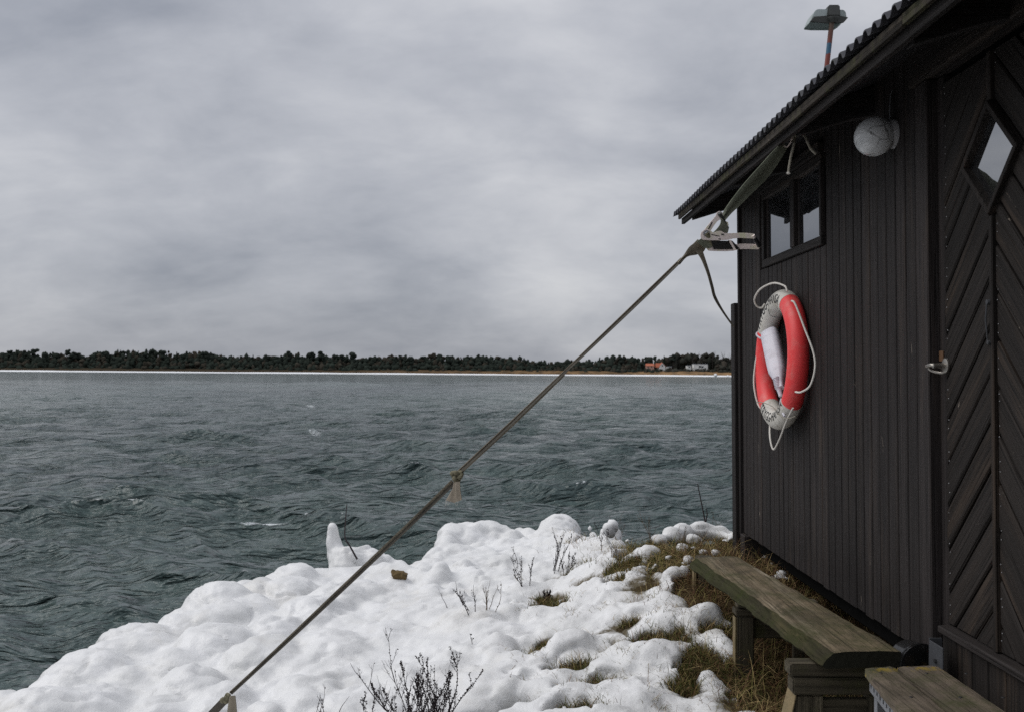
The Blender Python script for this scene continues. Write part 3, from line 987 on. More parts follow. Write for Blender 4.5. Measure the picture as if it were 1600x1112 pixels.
# patches where the snow has gone: (px, py, radius)
HOLES = [(1030, 993, .085), (1086, 1018, .055), (1098, 1040, .075), (882, 1044, .075), (860, 944, .085), (800, 1094, .09), (905, 1108, .085), (850, 1003, .035), (812, 1008, .03), (962, 908, .06), (975, 884, .07),
         (945, 1062, .05), (1065, 1068, .045), (893, 996, .03), (985, 968, .03), (806, 1068, .045), (822, 1060, .03), (886, 1078, .03), (928, 833, .11), (758, 1112, .07), (1120, 980, .05), (838, 932, .04), (905, 890, .05), (990, 862, .10)]
HW = [(*tuple(gpx(px, py))[:2], r * 1.45) for px, py, r in HOLES]
GB_PX = [(1175, 1112), (1150, 1075), (1112, 1050), (1135, 1010), (1105, 985), (1078, 955), (1045, 935), (1020, 905), (985, 875), (960, 858), (930, 848)]
GB = sorted([tuple(gpx(px, py))[:2][::-1] for px, py in GB_PX])


def grass_mask(x, y):
    """>0 on the grassy side"""
    xb = np.interp(y, [g[0] for g in GB], [g[1] for g in GB])
    return x - xb + (fbm(x * 6, y * 6, 3, 41) - 0.5) * 0.24 - .04


def soil_z(x, y):
    d = sdf_poly(x, y)
    b = base_z(x, y)
    z = b - 0.034 - 0.16 * smooth01((.30 - x) / .5) + (fbm(x * 5, y * 5, 4, 12) - 0.5) * 0.10
    dr = smooth01((0.10 - d) / 0.75)
    return z - dr * 1.9


def snow_z(x, y):
    d = sdf_poly(x, y)
    b = base_z(x, y)
    wx = x + 0.06 * (fbm(x * 5, y * 5, 2, 77) - .5)
    # wind-packed tussocky snow: rounded pillows with creases
    n1 = 1 - np.abs(2 * fbm(wx * 2.3 + 5, y * 2.0, 2, 31) - 1) * 1.7
    n2 = fbm(x * 6.5, y * 5.5, 3, 33)
    pil = 0.0
    m = smooth01((x + 0.5) / 0.7)
    z = b + m * (0.01 + 0.11 * (n2 - .5)) + m * (n1 - .3) * 0.07 + (1 - m) * (fbm(x * 1.6, y * 1.4, 3, 8) - .5) * 0.12
    g = grass_mask(x, y)
    z = z - smooth01((g + 0.03) / 0.16) * 0.26
    for hx, hy, r in HW:
        q = np.hypot((x - hx) / 1.25, (y - hy) / 1.0) + (fbm(x * 14, y * 14, 2, 5) - .5) * r * 0.9
        z = z - smooth01((r - q) / (r * 0.6)) * 0.24
    dr = smooth01((0.02 - d) / 0.5)
    return z - dr * 1.9


def grid_mesh(name, x0, x1, y0, y1, st, fz, mat, closed_to=None):
    xs = np.arange(x0, x1 + st / 2, st); ys = np.arange(y0, y1 + st / 2, st)
    X, Y = np.meshgrid(xs, ys)
    Z = fz(X, Y)
    nr, nc = X.shape
    V = np.stack([X, Y, Z], -1).reshape(-1, 3)
    idx = np.arange(nr * nc).reshape(nr, nc)
    Fc = np.stack([idx[:-1, :-1], idx[:-1, 1:], idx[1:, 1:], idx[1:, :-1]], -1).reshape(-1, 4)
    if closed_to is not None:
        V2 = V.copy(); V2[:, 2] = closed_to
        b = nr * nc
        F2 = Fc[:, ::-1] + b
        ring = np.concatenate([idx[0, :], idx[1:, -1], idx[-1, -2::-1], idx[-2:0:-1, 0]])
        rn = np.roll(ring, -1)
        F3 = np.stack([ring, ring + b, rn + b, rn], -1)
        V = np.concatenate([V, V2]); Fc = np.concatenate([Fc, F2, F3])
    return new_mesh(name, V, Fc, True)


me = grid_mesh('ground', -8, 9, -8, 12.2, 0.06, soil_z, None)
tag(link('ground', me, M['soil']), kind='structure', label='bare soil and turf under the snow')


def build_snow():
    base = grid_mesh('snow_base', -3.9, 3.0, 2.6, 10.9, 0.025, snow_z, None, closed_to=-3.35)
    rg = random.Random(4)
    bm = bmesh.new(); bmesh.ops.create_icosphere(bm, subdivisions=3, radius=1)
    TV = np.array([v.co[:] for v in bm.verts]); TF = np.array([[v.index for v in f.verts] for f in bm.faces]); bm.free()
    EV = []

    def ell(c, r, rot=0.0, tilt=0.0):
        mt = np.array((Matrix.Rotation(rot, 3, 'Z') @ Matrix.Rotation(tilt, 3, 'Y') @ Matrix.Diagonal((r[0], r[1], r[2])).to_3x3()))
        EV.append(TV @ mt.T + np.array(c[:]))

    # lumps along the rim, following the crest
    cr = [Vector((a, b)) for a, b in crest[:10]]
    cr = [Vector((crest[0][0] - .12, 4.0)), Vector((crest[0][0] - .05, 4.6))] + cr
    for i in range(len(cr) - 1):
        a, b = cr[i], cr[i + 1]
        n = max(2, int((b - a).length / 0.17))
        for k in range(n):
            p = a.lerp(b, (k + rg.random() * .7) / n)
            r = rg.uniform(0.11, 0.24) * (.5 if i in (7, 8, 9) else (1.25 if i < 6 else 1))
            z = float(base_z(np.array(p.x), np.array(p.y)))
            ell((p.x + rg.uniform(-.05, .08), p.y - rg.uniform(0.0, .2), z - r * rg.uniform(.25, .8)), (r * 1.1, r * 1.0, r * rg.uniform(.9, 1.2)), rg.uniform(0, 3))
            # skirts of frozen spray falling to the water
            for q in range(3):
                r2 = rg.uniform(.14, .28) * (.6 if i in (7, 8, 9) else 1)
                nrm = Vector((-(b - a).y, (b - a).x)).normalized()
                ell((p.x + nrm.x * (.10 + q * .1), p.y + nrm.y * (.10 + q * .1), z - .3 - q * .38 + rg.uniform(-.1, .1)), (r2, r2, r2 * 1.4))
    def lobe(px, py, rpx, asp=1.0, h=.5, rot=0.0, dep=1.1):
        # px,py: middle of the lobe in the picture plane, rpx its half width
        p = gpx(px, py); r = rpx * p.y / F_PX
        rz = r * .85
        ell((p.x, p.y, p.z - rz + rz * h * 1.35), (r, r * dep, rz), rot)
    # the large fused lobes of the glazed bank
    for a in ((70, 1120, 95, 1, .42), (140, 1100, 80, 1, .36), (150, 1050, 66, 1, .50), (205, 1062, 48, 1, .40), (225, 1012, 55, 1, .42), (270, 1045, 55, 1, .46), (350, 965, 52, 1, .50), (395, 950, 45, 1, .40), (340, 1010, 62, 1, .52), (300, 1075, 62, 1, .46),
              (255, 1110, 60, 1, .3), (415, 1030, 75, 1, .42), (360, 1090, 60, 1, .3), (455, 925, 44, 1, .48), (490, 955, 60, 1, .36), (430, 985, 55, 1, .40), (530, 935, 55, 1, .42), (570, 922, 48, 1, .30), (610, 912, 36, 1, .25), (520, 1010, 90, 1, .22),
              (480, 1075, 80, 1, .26), (600, 985, 80, 1, .14), (560, 1090, 75, 1, .16), (640, 1050, 60, 1, .18), (700, 1010, 55, 1, .24), (770, 1020, 45, 1, .34), (690, 1080, 50, 1, .25), (750, 1085, 45, 1, .3), (745, 975, 50, 1, .30), (800, 960, 45, 1, .36)):
        lobe(a[0], a[1], a[2], a[3], a[4], rg.uniform(-.5, .5), rg.uniform(1.0, 1.35))
    for i in range(60):
        px = rg.uniform(-60, 520); py = rg.uniform(930, 1180)
        lim = np.interp(px, [0, 90, 170, 300, 415, 590, 690, 900], [1135, 1072, 1020, 965, 920, 900, 868, 850])
        if py < lim + 8: continue
        lobe(px, py, rg.uniform(14, 42), 1, rg.uniform(.25, .55), rg.uniform(-.6, .6), rg.uniform(.9, 1.5))
    # tussocky snow in the middle ground
    for i in range(190):
        px = rg.uniform(690, 1090); py = rg.uniform(862, 1125)
        p = gpx(px, py)
        if float(grass_mask(np.array([p.x]), np.array([p.y]))[0]) > -0.10: continue
        if any(math.hypot(p.x - hx, p.y - hy) < hr + .08 for hx, hy, hr in HW): continue
        r = rg.uniform(.045, .14) * (1.0 if py > 960 or px < 850 else .8)
        fl = 1.0 if px < 900 else .25
        z = float(snow_z(np.array([[p.x]]), np.array([[p.y]]))[0, 0])
        ell((p.x, p.y, z - r * (1 - fl * rg.uniform(.25, .6))), (r * rg.uniform(1.0, 1.8), r * rg.uniform(.8, 1.3), r), rg.uniform(-.5, .5))
    # big block right of the middle (a stone wrapped in ice)
    for px, py, Y, rx, rz in ((712, 848, 9.25, .17, .20), (745, 848, 9.3, .20, .20), (782, 850, 9.35, .17, .18), (700, 870, 9.0, .13, .24), (760, 870, 9.1, .25, .18), (735, 858, 9.2, .2, .21), (727, 842, 9.35, .2, .17), (763, 842, 9.35, .2, .17), (795, 852, 9.3, .16, .16), (725, 885, 8.9, .24, .18), (780, 880, 8.9, .25, .17), (840, 880, 8.9, .2, .15), (808, 860, 9.3, .12, .14)):
        ell(at(px, py, Y), (rx, .22, rz))
    # dome
    for px, py, Y, rx, rz in ((873, 840, 9.5, .23, .235), (862, 862, 9.2, .25, .22), (895, 862, 9.2, .2, .17), (842, 866, 9.3, .2, .2), (826, 845, 9.6, .10, .13), (812, 848, 9.7, .1, .14)):
        ell(at(px, py, Y), (rx, .24, rz))
    # pillars wrapped in ice
    def column(pts):
        for px, py, Y, r in pts:
            ell(at(px, py, Y), (r, r, r * 1.25))
    column([(545, 892, 8.25, .17), (580, 890, 8.3, .15), (520, 826, 8.4, .050), (520, 834, 8.4, .058), (521, 842, 8.4, .064), (523, 850, 8.4, .072), (525, 859, 8.4, .082), (528, 868, 8.4, .094), (532, 877, 8.35, .11), (541, 886, 8.3, .15), (556, 880, 8.3, .12), (572, 878, 8.35, .12), (598, 888, 8.35, .12), (625, 899, 8.3, .11)])
    column([(955, 824, 8.2, .055), (952, 834, 8.85, .075), (958, 842, 8.8, .08), (950, 852, 8.7, .1), (922, 826, 9.0, .03), (926, 838, 8.9, .045), (945, 862, 8.5, .12), (915, 866, 8.5, .13), (965, 862, 8.4, .08)])
    column([(657, 893, 7.6, .05), (660, 903, 7.5, .065), (664, 915, 7.4, .085), (667, 930, 7.25, .10), (672, 947, 7.1, .13), (676, 962, 7.0, .15), (688, 895, 7.4, .075), (683, 908, 7.35, .09)])
    column([(722, 900, 7.7, .12), (735, 915, 7.5, .13), (712, 925, 7.2, .07), (705, 942, 7.05, .09), (738, 935, 7.3, .12), (775, 910, 7.8, .12), (800, 900, 8.0, .11), (832, 882, 8.4, .13)])
    column([(718, 938, 6.75, .055), (722, 952, 6.6, .075), (715, 968, 6.5, .10), (700, 975, 6.4, .11)])
    # lumps of snow left on the grass
    for px, py, Y, r in ((1030, 842, 8.8, .09), (1050, 838, 8.9, .10), (1070, 834, 9.0, .12), (1092, 832, 9.1, .13), (1112, 833, 9.1, .10), (1130, 834, 9.1, .11), (1148, 838, 9.0, .10), (1165, 838, 9.0, .12), (1190, 838, 9.0, .12), (1135, 842, 8.7, .06), (1085, 842, 8.9, .08),
                         (982, 842, 8.9, .05), (1015, 861, 8.1, .08), (1000, 864, 8.1, .07), (1044, 867, 8.0, .035), (1076, 872, 7.6, .045), (1068, 876, 7.6, .03), (1120, 862, 8.0, .05), (1066, 853, 8.6, .05), (1085, 851, 8.6, .04), (1100, 858, 8.3, .035),
                         (1045, 896, 6.9, .075), (1065, 891, 7.0, .065), (1048, 907, 6.8, .05), (1082, 882, 7.3, .045), (996, 886, 7.4, .06), (1006, 878, 7.5, .04), (1050, 884, 7.2, .03), (1222, 892, 6.9, .055), (1215, 898, 6.8, .045), (1232, 900, 6.7, .035), (1232, 886, 7.1, .035), (1205, 877, 7.3, .02), (1195, 866, 8.3, .05), (985, 897, 7.1, .05)):
        p = gpx(px, py + 6); r *= p.y / Y
        p = p + Vector((0, 0, r * .35))
        ell(p, (r * rg.uniform(.8, 1.15), r, r * rg.uniform(.6, .85)), rg.uniform(0, 3), rg.uniform(-.2, .2))
        ell(p + Vector((rg.uniform(-.6, .6) * r, rg.uniform(-.5, .5) * r, -r * .3)), (r * .7, r * .6, r * .5), rg.uniform(0, 3), rg.uniform(-.2, .2))
        if rg.random() < .6: ell(p + Vector((rg.uniform(-.9, .9) * r, rg.uniform(-.5, .5) * r, -r * .1)), (r * .45, r * .5, r * .45), rg.uniform(0, 3))
    bump_me = new_mesh('bumps', np.concatenate(EV), np.concatenate([TF + i * len(TV) for i in range(len(EV))]))
    bm = bmesh.new(); bm.from_mesh(base); bm.from_mesh(bump_me); bm.to_mesh(base); bm.free()
    tmp = bpy.data.objects.new('tmp', base); COL.objects.link(tmp)
    rm = tmp.modifiers.new('r', 'REMESH'); rm.mode = 'VOXEL'; rm.voxel_size = 0.020; rm.use_smooth_shade = True
    sm = tmp.modifiers.new('s', 'SMOOTH'); sm.factor = 0.5; sm.iterations = 5
    dg = bpy.context.evaluated_depsgraph_get()
    ev = tmp.evaluated_get(dg)
    me = bpy.data.meshes.new_from_object(ev)
    bpy.data.objects.remove(tmp)
    n = len(me.vertices)
    co = np.empty(n * 3, np.float32); me.vertices.foreach_get('co', co); co = co.reshape(-1, 3)
    nor = np.empty(n * 3, np.float32); me.vertices.foreach_get('normal', nor); nor = nor.reshape(-1, 3)
    x, y, z = co[:, 0] + .6 * co[:, 2], co[:, 1], co[:, 2]
    dsp = (fbm(x * 5, y * 5 + z * 4, 3, 51) - .5) * .060 + (fbm(x * 13, y * 13 + z * 10, 3, 53) - .5) * .026 + (fbm(x * 30, y * 30 + z * 24, 2, 57) - .5) * .010
    ridge = np.abs(fbm(x * 3.2, y * 3.2 + z * 2, 3, 61) - .5)
    dsp -= np.clip(.05 - ridge, 0, 1) * .38
    co = co + nor * dsp[:, None]
    me.vertices.foreach_set('co', co.ravel()); me.update()
    # drop what lies deep below the water
    bm = bmesh.new(); bm.from_mesh(me)
    bmesh.ops.delete(bm, geom=[v for v in bm.verts if v.co.z < -3.15], context='VERTS')
    bm.to_mesh(me); bm.free()
    me.polygons.foreach_set('use_smooth', [True] * len(me.polygons))
    n = len(me.vertices); co = np.empty(n * 3, np.float32); me.vertices.foreach_get('co', co); co = co.reshape(-1, 3)
    thick = co[:, 2] - soil_z(co[:, 0], co[:, 1])
    th_ = np.where(co[:, 0] > -.4, np.clip(1 - thick / .045, 0, 1), 0)
    at_ = me.attributes.new('thin', 'FLOAT', 'POINT'); at_.data.foreach_set('value', th_.astype(np.float32))
    me.materials.clear(); me.materials.append(M['snow'])
    tag(link('snow_bank', me, M['snow']), kind='structure', label='lumpy ice and snow covering the shore bank')
    return me


snow_me = build_snow()

from mathutils.bvhtree import BVHTree
_b = bmesh.new(); _b.from_mesh(snow_me); SNOW_BVH = BVHTree.FromBMesh(_b); _b.free()


def soil_at(x, y):
    return float(soil_z(np.array([x]), np.array([y]))[0])


def top_at(x, y):
    h = SNOW_BVH.ray_cast(Vector((x, y, 1)), Vector((0, 0, -1)))
    z = soil_at(x, y)
    return max(z, h[0].z) if h[0] is not None else z


def hit(px, py):
    """where the photo ray meets the snow or soil"""
    d = Vector(ray(px, py)).normalized()
    h = SNOW_BVH.ray_cast(Vector((0, 0, 0)), d)
    p = h[0] if h[0] is not None else atz(px, py, -1.5)
    q = atz(px, py, -1.5)
    for _ in range(4):
        q = atz(px, py, soil_at(q.x, q.y))
    return q if (q.length < p.length and h[0] is not None) or h[0] is None else p


# ------------------------------------------------------------------ grass
def blades(name, roots, label, seg=3):
    """roots: list (x,y,z,len,width,leanx,leany,color)"""
    R = np.array([r[:7] for r in roots]); C = np.array([r[7] for r in roots])
    n = len(R)
    Vs = []; per = 2 * seg + 1
    az = rng.uniform(0, np.pi, n)
    sx, sy = np.cos(az) * R[:, 4] / 2, np.sin(az) * R[:, 4] / 2
    V = np.zeros((n, per, 3))
    for k in range(seg + 1):
        f = k / seg
        cx = R[:, 0] + R[:, 5] * R[:, 3] * f ** 1.7; cy = R[:, 1] + R[:, 6] * R[:, 3] * f ** 1.7
        ln = np.hypot(R[:, 5], R[:, 6])
        cz = R[:, 2] + R[:, 3] * (f - 0.42 * np.minimum(ln, 1.5) * f ** 2.2)
        if k < seg:
            w = 1 - f * 0.75
            V[:, 2 * k] = np.stack([cx - sx * w, cy - sy * w, cz], -1)
            V[:, 2 * k + 1] = np.stack([cx + sx * w, cy + sy * w, cz], -1)
        else:
            V[:, 2 * k] = np.stack([cx, cy, cz], -1)
    T = []
    for k in range(seg - 1):
        a = 2 * k
        T += [(a, a + 1, a + 3), (a, a + 3, a + 2)]
    a = 2 * (seg - 1); T.append((a, a + 1, a + 2))
    T = np.array(T)
    Fc = (T[None] + (np.arange(n) * per)[:, None, None]).reshape(-1, 3)
    me = new_mesh(name, V.reshape(-1, 3), Fc)
    a = me.color_attributes.new('tint', 'FLOAT_COLOR', 'POINT')
    cc = np.concatenate([C, np.ones((n, 1))], 1)
    a.data.foreach_set('color', np.repeat(cc, per, 0).astype(np.float32).ravel())
    return tag(link(name, me, M['grass']), kind='stuff', label=label, cat='grass')


STRAW = np.array([0.44, 0.33, 0.155]); OLIVE = np.array([0.19, 0.17, 0.055]); BROWN = np.array([0.15, 0.085, 0.045]); GREEN = np.array([0.062, 0.075, 0.022])


def gcol(w):
    c = random.choices([STRAW, OLIVE, BROWN, GREEN], w)[0]
    return c * random.uniform(.55, 1.3)


roots = []
cand = rng.uniform((0.3, 3.0), (4.2, 8.2), (120000, 2))
gm = grass_mask(cand[:, 0], cand[:, 1]); sdv = sdf_poly(cand[:, 0], cand[:, 1])
sz = soil_z(cand[:, 0], cand[:, 1])
tus = fbm(cand[:, 0] * 4, cand[:, 1] * 4, 3, 71)
keep = (gm > -0.02) & (sdv > -0.15) & (rng.random(len(cand)) < np.clip((tus - .25) * 2.4, 0.15, 1)) & ((cand[:, 1] > 4.0))
keep &= (cand[:, 0] < 2.6) | (rng.random(len(cand)) < .3)
for (x, y), z, g, tu in zip(cand[keep], sz[keep], gm[keep], tus[keep]):
    if x > 1.85 and y < 6.6: 
        if random.random() < .6: continue
    far = y > 5.9
    w = (4, 6, 1.2, 2.2) if far else ((1.5, 1.4, 6, 0.6) if y > 4.7 else (1.6, 3, 4, 2.5))
    if x > 1.25 and y < 6.6: w = (.5, .8, 3.5, .4)
    ln = random.uniform(.045, .095) * (1 + .7 * tu)
    if random.random() < .05: ln *= 1.8
    la = random.uniform(0, 6.28); lm = random.uniform(.5, 1.7)
    lx, ly = math.cos(la) * lm - .3, math.sin(la) * lm - .2
    roots.append((x, y, z - .01, ln, random.uniform(.003, .006), lx, ly, gcol(w)))
blades('dry_grass', roots, 'dry straw and olive grass by the hut and bench')

tr = []
for (hx, hy, r), (px, py, _) in zip(HW, HOLES):
    n = int(260 * (r / .07) ** 1.5)
    dark = py > 980
    for _ in range(n):
        a = random.uniform(0, 6.28); q = r * 1.25 * math.sqrt(random.random())
        x, y = hx + math.cos(a) * q * 1.2, hy + math.sin(a) * q
        z = soil_at(x, y)
        la = random.uniform(0, 6.28); lm = random.uniform(.2, 1.1)
        tr.append((x, y, z, random.uniform(.05, .10) * (1.2 if r > .06 else .9), random.uniform(.003, .005), math.cos(la) * lm, math.sin(la) * lm - .3,
                   gcol((2, 4, 2, 3) if px > 900 and not dark else (1, 3, 2.5, 3))))
# single blades sticking out of the snow beside the grass
for _ in range(900):
    y = random.uniform(4.2, 8.8); xb = float(np.interp(y, [g[0] for g in GB], [g[1] for g in GB])); x = xb - abs(random.gauss(0, .16)) + .04
    z = top_at(x, y)
    la = random.uniform(0, 6.28); lm = random.uniform(.4, 1.4)
    tr.append((x, y, z - .01, random.uniform(.04, .12), .003, math.cos(la) * lm - .3, math.sin(la) * lm, gcol((2, 2, 5, 1))))
for _ in range(110):
    px, py = random.uniform(790, 1130), random.uniform(900, 1112)
    p = gpx(px, py)
    if float(grass_mask(np.array([p.x]), np.array([p.y]))[0]) > 0: continue
    for _ in range(random.randint(3, 16)):
        x, y = p.x + random.gauss(0, .03), p.y + random.gauss(0, .03)
        la = random.uniform(0, 6.28); lm = random.uniform(.4, 1.5)
        tr.append((x, y, top_at(x, y) - .012, random.uniform(.03, .075), .003, math.cos(la) * lm, math.sin(la) * lm, gcol((1.5, 3, 3, 2))))
blades('grass_tufts', tr, 'grass tufts poking through holes in the snow')
# long drooping stalks under and beside the bench
st_ = []
for _ in range(2600):
    y = random.uniform(4.1, 6.7); x = random.uniform(1.06, 1.75)
    if float(grass_mask(np.array([x]), np.array([y]))[0]) < 0: continue
    la = random.uniform(0, 6.28); lm = random.uniform(.5, 1.6)
    st_.append((x, y, soil_at(x, y), random.uniform(.12, .24), .0035, math.cos(la) * lm - .35, math.sin(la) * lm - .2, gcol((2.0, 1.5, 6, 1))))
for _ in range(900):
    y = random.uniform(4.1, 4.75); x = random.uniform(1.0, 1.5)
    la = random.uniform(0, 6.28); lm = random.uniform(.5, 1.5)
    st_.append((x, y, soil_at(x, y), random.uniform(.08, .17), .004, math.cos(la) * lm, math.sin(la) * lm - .3, gcol((2, 3, 4, 2))))
blades('long_grass', st_, 'long brown withered grass hanging around the bench legs', seg=4)

# ------------------------------------------------------------------ weeds
def weed(px, py, h, label, stems=4, spread=.5, leafy=1.0, lean=(0, 0), mat='weed', name='dried_weed', root=None, rad=.0022, twigs=7, seed=1, group=None):
    rg = random.Random(seed)
    base = root if root is not None else hit(px, py)
    t = thing(name, tuple(base), label, 'weed', group)
    stem = MB(base); lf = MB(base)
    def leaf(p, s):
        d = Vector((rg.uniform(-1, 1), rg.uniform(-1, 1), rg.uniform(-.4, 1))).normalized()
        e = d.orthogonal().normalized() * s * rg.uniform(.3, .55)
        e.rotate(Matrix.Rotation(rg.uniform(0, 6.28), 3, d))
        c = d.cross(e).normalized() * s * .25
        q = p + d * s
        lf.add([p, p + d * s * .5 + e + c, q, p + d * s * .5 - e + c * .5, p + d * s * .6 - c], [(0, 1, 2), (0, 2, 3), (0, 4, 1), (1, 4, 2), (2, 4, 3)])
    for s in range(stems):
        a = rg.uniform(0, 6.28); sp = spread * rg.uniform(.3, 1.0)
        dx, dy = math.cos(a) * sp + lean[0], math.sin(a) * sp * .7 + lean[1]
        H = h * rg.uniform(.6, 1.0)
        pts = []
        p = Vector(base) + Vector((math.cos(a) * .012 * stems ** .5, math.sin(a) * .012 * stems ** .5, -.02))
        n = 7
        vx = Vector((dx, dy, 1)).normalized()
        for k in range(n + 1):
            pts.append(p.copy())
            vx = (vx + Vector((rg.uniform(-.26, .26), rg.uniform(-.26, .26), .03))).normalized()
            p = p + vx * (H / n)
        stem.tube(pts, [rad * (1 - .75 * k / n) for k in range(n + 1)], 4)
        for q in range(twigs):
            f = rg.uniform(.2, .97); i = min(n - 1, int(f * n)); p0 = pts[i].lerp(pts[i + 1], f * n - i)
            ln = H * rg.uniform(.12, .38) * (1.25 - f)
            d = (vx * .9 + Vector((rg.uniform(-1, 1), rg.uniform(-1, 1), rg.uniform(0, .7))) * .8).normalized()
            tp = [p0, p0 + d * ln * .5 + Vector((0, 0, .002)), p0 + d * ln + Vector((0, 0, ln * .25))]
            stem.tube(tp, [rad * .45, rad * .35, rad * .2], 3)
            if ln > .03:
                for _q in range(2):
                    b0 = tp[0].lerp(tp[2], rg.uniform(.3, .8)); e0 = (d + Vector((rg.uniform(-1, 1), rg.uniform(-1, 1), rg.uniform(-.2, .8)))).normalized() * ln * .4
                    stem.tube([b0, b0 + e0 * .6, b0 + e0 + Vector((0, 0, ln * .06))], [rad * .3, rad * .22, rad * .15], 3)
            for l in range(int(5 * leafy)):
                leaf(tp[0].lerp(tp[2], rg.random()), rg.uniform(.004, .010))
        for l in range(int(20 * leafy * H / .3)):
            f = rg.uniform(.15, 1); i = min(n - 1, int(f * n)); p0 = pts[i].lerp(pts[i + 1], f * n - i)
            leaf(p0, rg.uniform(.004, .011))
    stem.build('stem', M[mat], t)
    if lf.V: lf.build('leaves', M[mat], t)
    return t


weed(655, 1150, .36, 'large dark bushy weed in the snow at the bottom edge', stems=12, spread=.75, leafy=2.6, lean=(.02, 0), rad=.003, twigs=12, seed=3, root=hit(655, 1110) + Vector((.0, -.12, -.06)))
weed(690, 1150, .40, 'dark leafy weed leaning right beside the large bush', stems=5, spread=.3, leafy=2.8, lean=(.12, 0), rad=.0028, seed=8, root=hit(690, 1110) + Vector((.02, -.08, -.04)))
weed(640, 1140, .50, 'long weed stem arching left from the large bush', stems=2, spread=.12, leafy=.6, lean=(-.75, .1), rad=.003, seed=12, root=hit(640, 1110) + Vector((.0, -.06, -.03)), twigs=9)
weed(578, 1125, .23, 'short leafy weed spike left of the large bush', stems=2, spread=.2, leafy=2.2, seed=21, root=hit(578, 1108) + Vector((0, -.05, -.03)))
weed(504, 1125, .21, 'pale bare twig pair sticking out at the bottom edge', stems=3, spread=.2, leafy=.25, twigs=5, seed=5, root=hit(504, 1108) + Vector((0, -.05, -.03)))
weed(528, 1112, .17, 'single bare twig leaning right by the bottom edge', stems=1, spread=.05, leafy=0, twigs=0, lean=(.35, 0), seed=6)
weed(738, 955, .27, 'forked dark weed leaning left behind the ice arch', stems=4, spread=.25, leafy=.7, lean=(-.28, 0), seed=7, rad=.0026, twigs=6)
weed(766, 952, .25, 'sheaf of thin upright stalks in the hollow', stems=6, spread=.16, leafy=.35, lean=(.08, 0), seed=9, mat='weedpale', rad=.0022, twigs=3)
weed(704, 948, .19, 'thin curved twig frozen against the ice arch', stems=1, spread=.05, leafy=0, twigs=1, lean=(-.45, 0), seed=10)
weed(822, 917, .26, 'dark dense weed with tall pale tips beside the dome', stems=4, spread=.22, leafy=1.5, seed=11, rad=.0024)
weed(808, 888, .22, 'sparse seed stalk left of the dense weed', stems=1, spread=.05, leafy=1.0, twigs=4, seed=13)
weed(866, 893, .36, 'tall dark weed in front of the ice dome', stems=4, spread=.3, leafy=1.2, seed=14, rad=.0028)
weed(884, 893, .20, 'low dark weed spreading right below the ice dome', stems=4, spread=.55, leafy=1.6, lean=(.5, 0), seed=15)
weed(861, 940, .12, 'short dark leafy stump in a hole of the snow', stems=4, spread=.15, leafy=3.2, twigs=9, seed=16)
weed(944, 856, .22, 'withered seed stalk wrapped against the small ice pillar', stems=2, spread=.15, leafy=1.7, lean=(.1, 0), seed=17)
weed(737, 1006, .10, 'tiny thin sprig in the open snow', stems=1, spread=.1, leafy=.8, twigs=3, seed=18)
weed(958, 868, .17, 'brown sprig between the snow lumps', stems=4, spread=.5, leafy=.1, seed=19, mat='weedpale')
ORD = ['fourth', 'fifth', 'second', 'eighth', 'ninth', 'third', 'first', 'sixth', 'seventh']
for i, (px, py, h, ln) in enumerate(((1022, 846, .3, -.1), (1060, 850, .22, .1), (985, 842, .28, -.15), (1120, 846, .26, .1), (1140, 848, .25, -.1), (1000, 845, .2, .2), (965, 845, .3, -.2), (1090, 848, .18, .15), (1108, 850, .2, -.1))):
    weed(px, py, h, 'thin dry stalk on the grassy crest, ' + ORD[i] + ' from the left', stems=3, spread=.22, leafy=.15, lean=(ln, 0), seed=30 + i, mat='weedpale', group='dry stalks along the grassy crest', rad=.0018, name='dry_stalk')


def twig(pts, r, label, mat='weed'):
    t = thing('twig', tuple(pts[0]), label, 'twig')
    mb = MB(pts[0]); c = crv(pts, 5)
    mb.tube(c, [r * (1 - .6 * i / len(c)) for i in range(len(c))], 5)
    mb.build('stem', M[mat], t)
    return t, c


twig([at(558, 873, 8.1), at(547, 853, 8.1), at(539, 838, 8.1), at(540, 810, 8.15), at(542, 787, 8.15)], .0085, 'dark bent twig standing beside the tall ice pillar')
t_, c_ = twig([at(1107, 846, 7.1), at(1101, 810, 7.1), at(1095, 780, 7.1), at(1090, 755, 7.1)], .007, 'tall thin bare shoot on the crest left of the hut')
MB(c_[0]).tube([at(1103, 815, 7.4), at(1105, 803, 7.4), at(1104, 794, 7.4)], [.005, .005, .003], 5).build('side_shoot', M['weed'], t_)
# ochre stone showing through the ice
p = hit(626, 903)
bm = bmesh.new(); bmesh.ops.create_icosphere(bm, subdivisions=3, radius=1)
for v in bm.verts:
    c0 = v.co.copy()
    k_ = 1 + .45 * mnoise.noise(c0 * 1.3 + Vector((9, 1, 2))) + .25 * mnoise.noise(c0 * 3.1 + Vector((2, 7, 4)))
    v.co = Vector((c0.x * .058 * k_ * (1.25 if c0.x < 0 else .8), c0.y * .05 * k_, (c0.z * .048 + max(0, -c0.x) * .025) * k_))
me = bpy.data.meshes.new('stone'); bm.to_mesh(me); bm.free()
tag(link('stone', me, M['stone'], loc=p + Vector((0, .01, .006))), 'small ochre stone showing through the ice', 'stone')

# ------------------------------------------------------------------ the hut
D = 1.56
PIV = Vector((D, 5.0, 0.0))
hut = thing('boat_hut', (D, 5.0, 0.0), 'dark stained wooden hut with corrugated roof and a chevron boarded door', 'hut', rot=(0, math.radians(-0.7), 0))
HROT = Matrix.Rotation(math.radians(-0.7), 3, 'Y')


def on_hut(p):
    """untilted design position -> where it is on the leaning hut"""
    return HROT @ (Vector(p) - PIV) + PIV


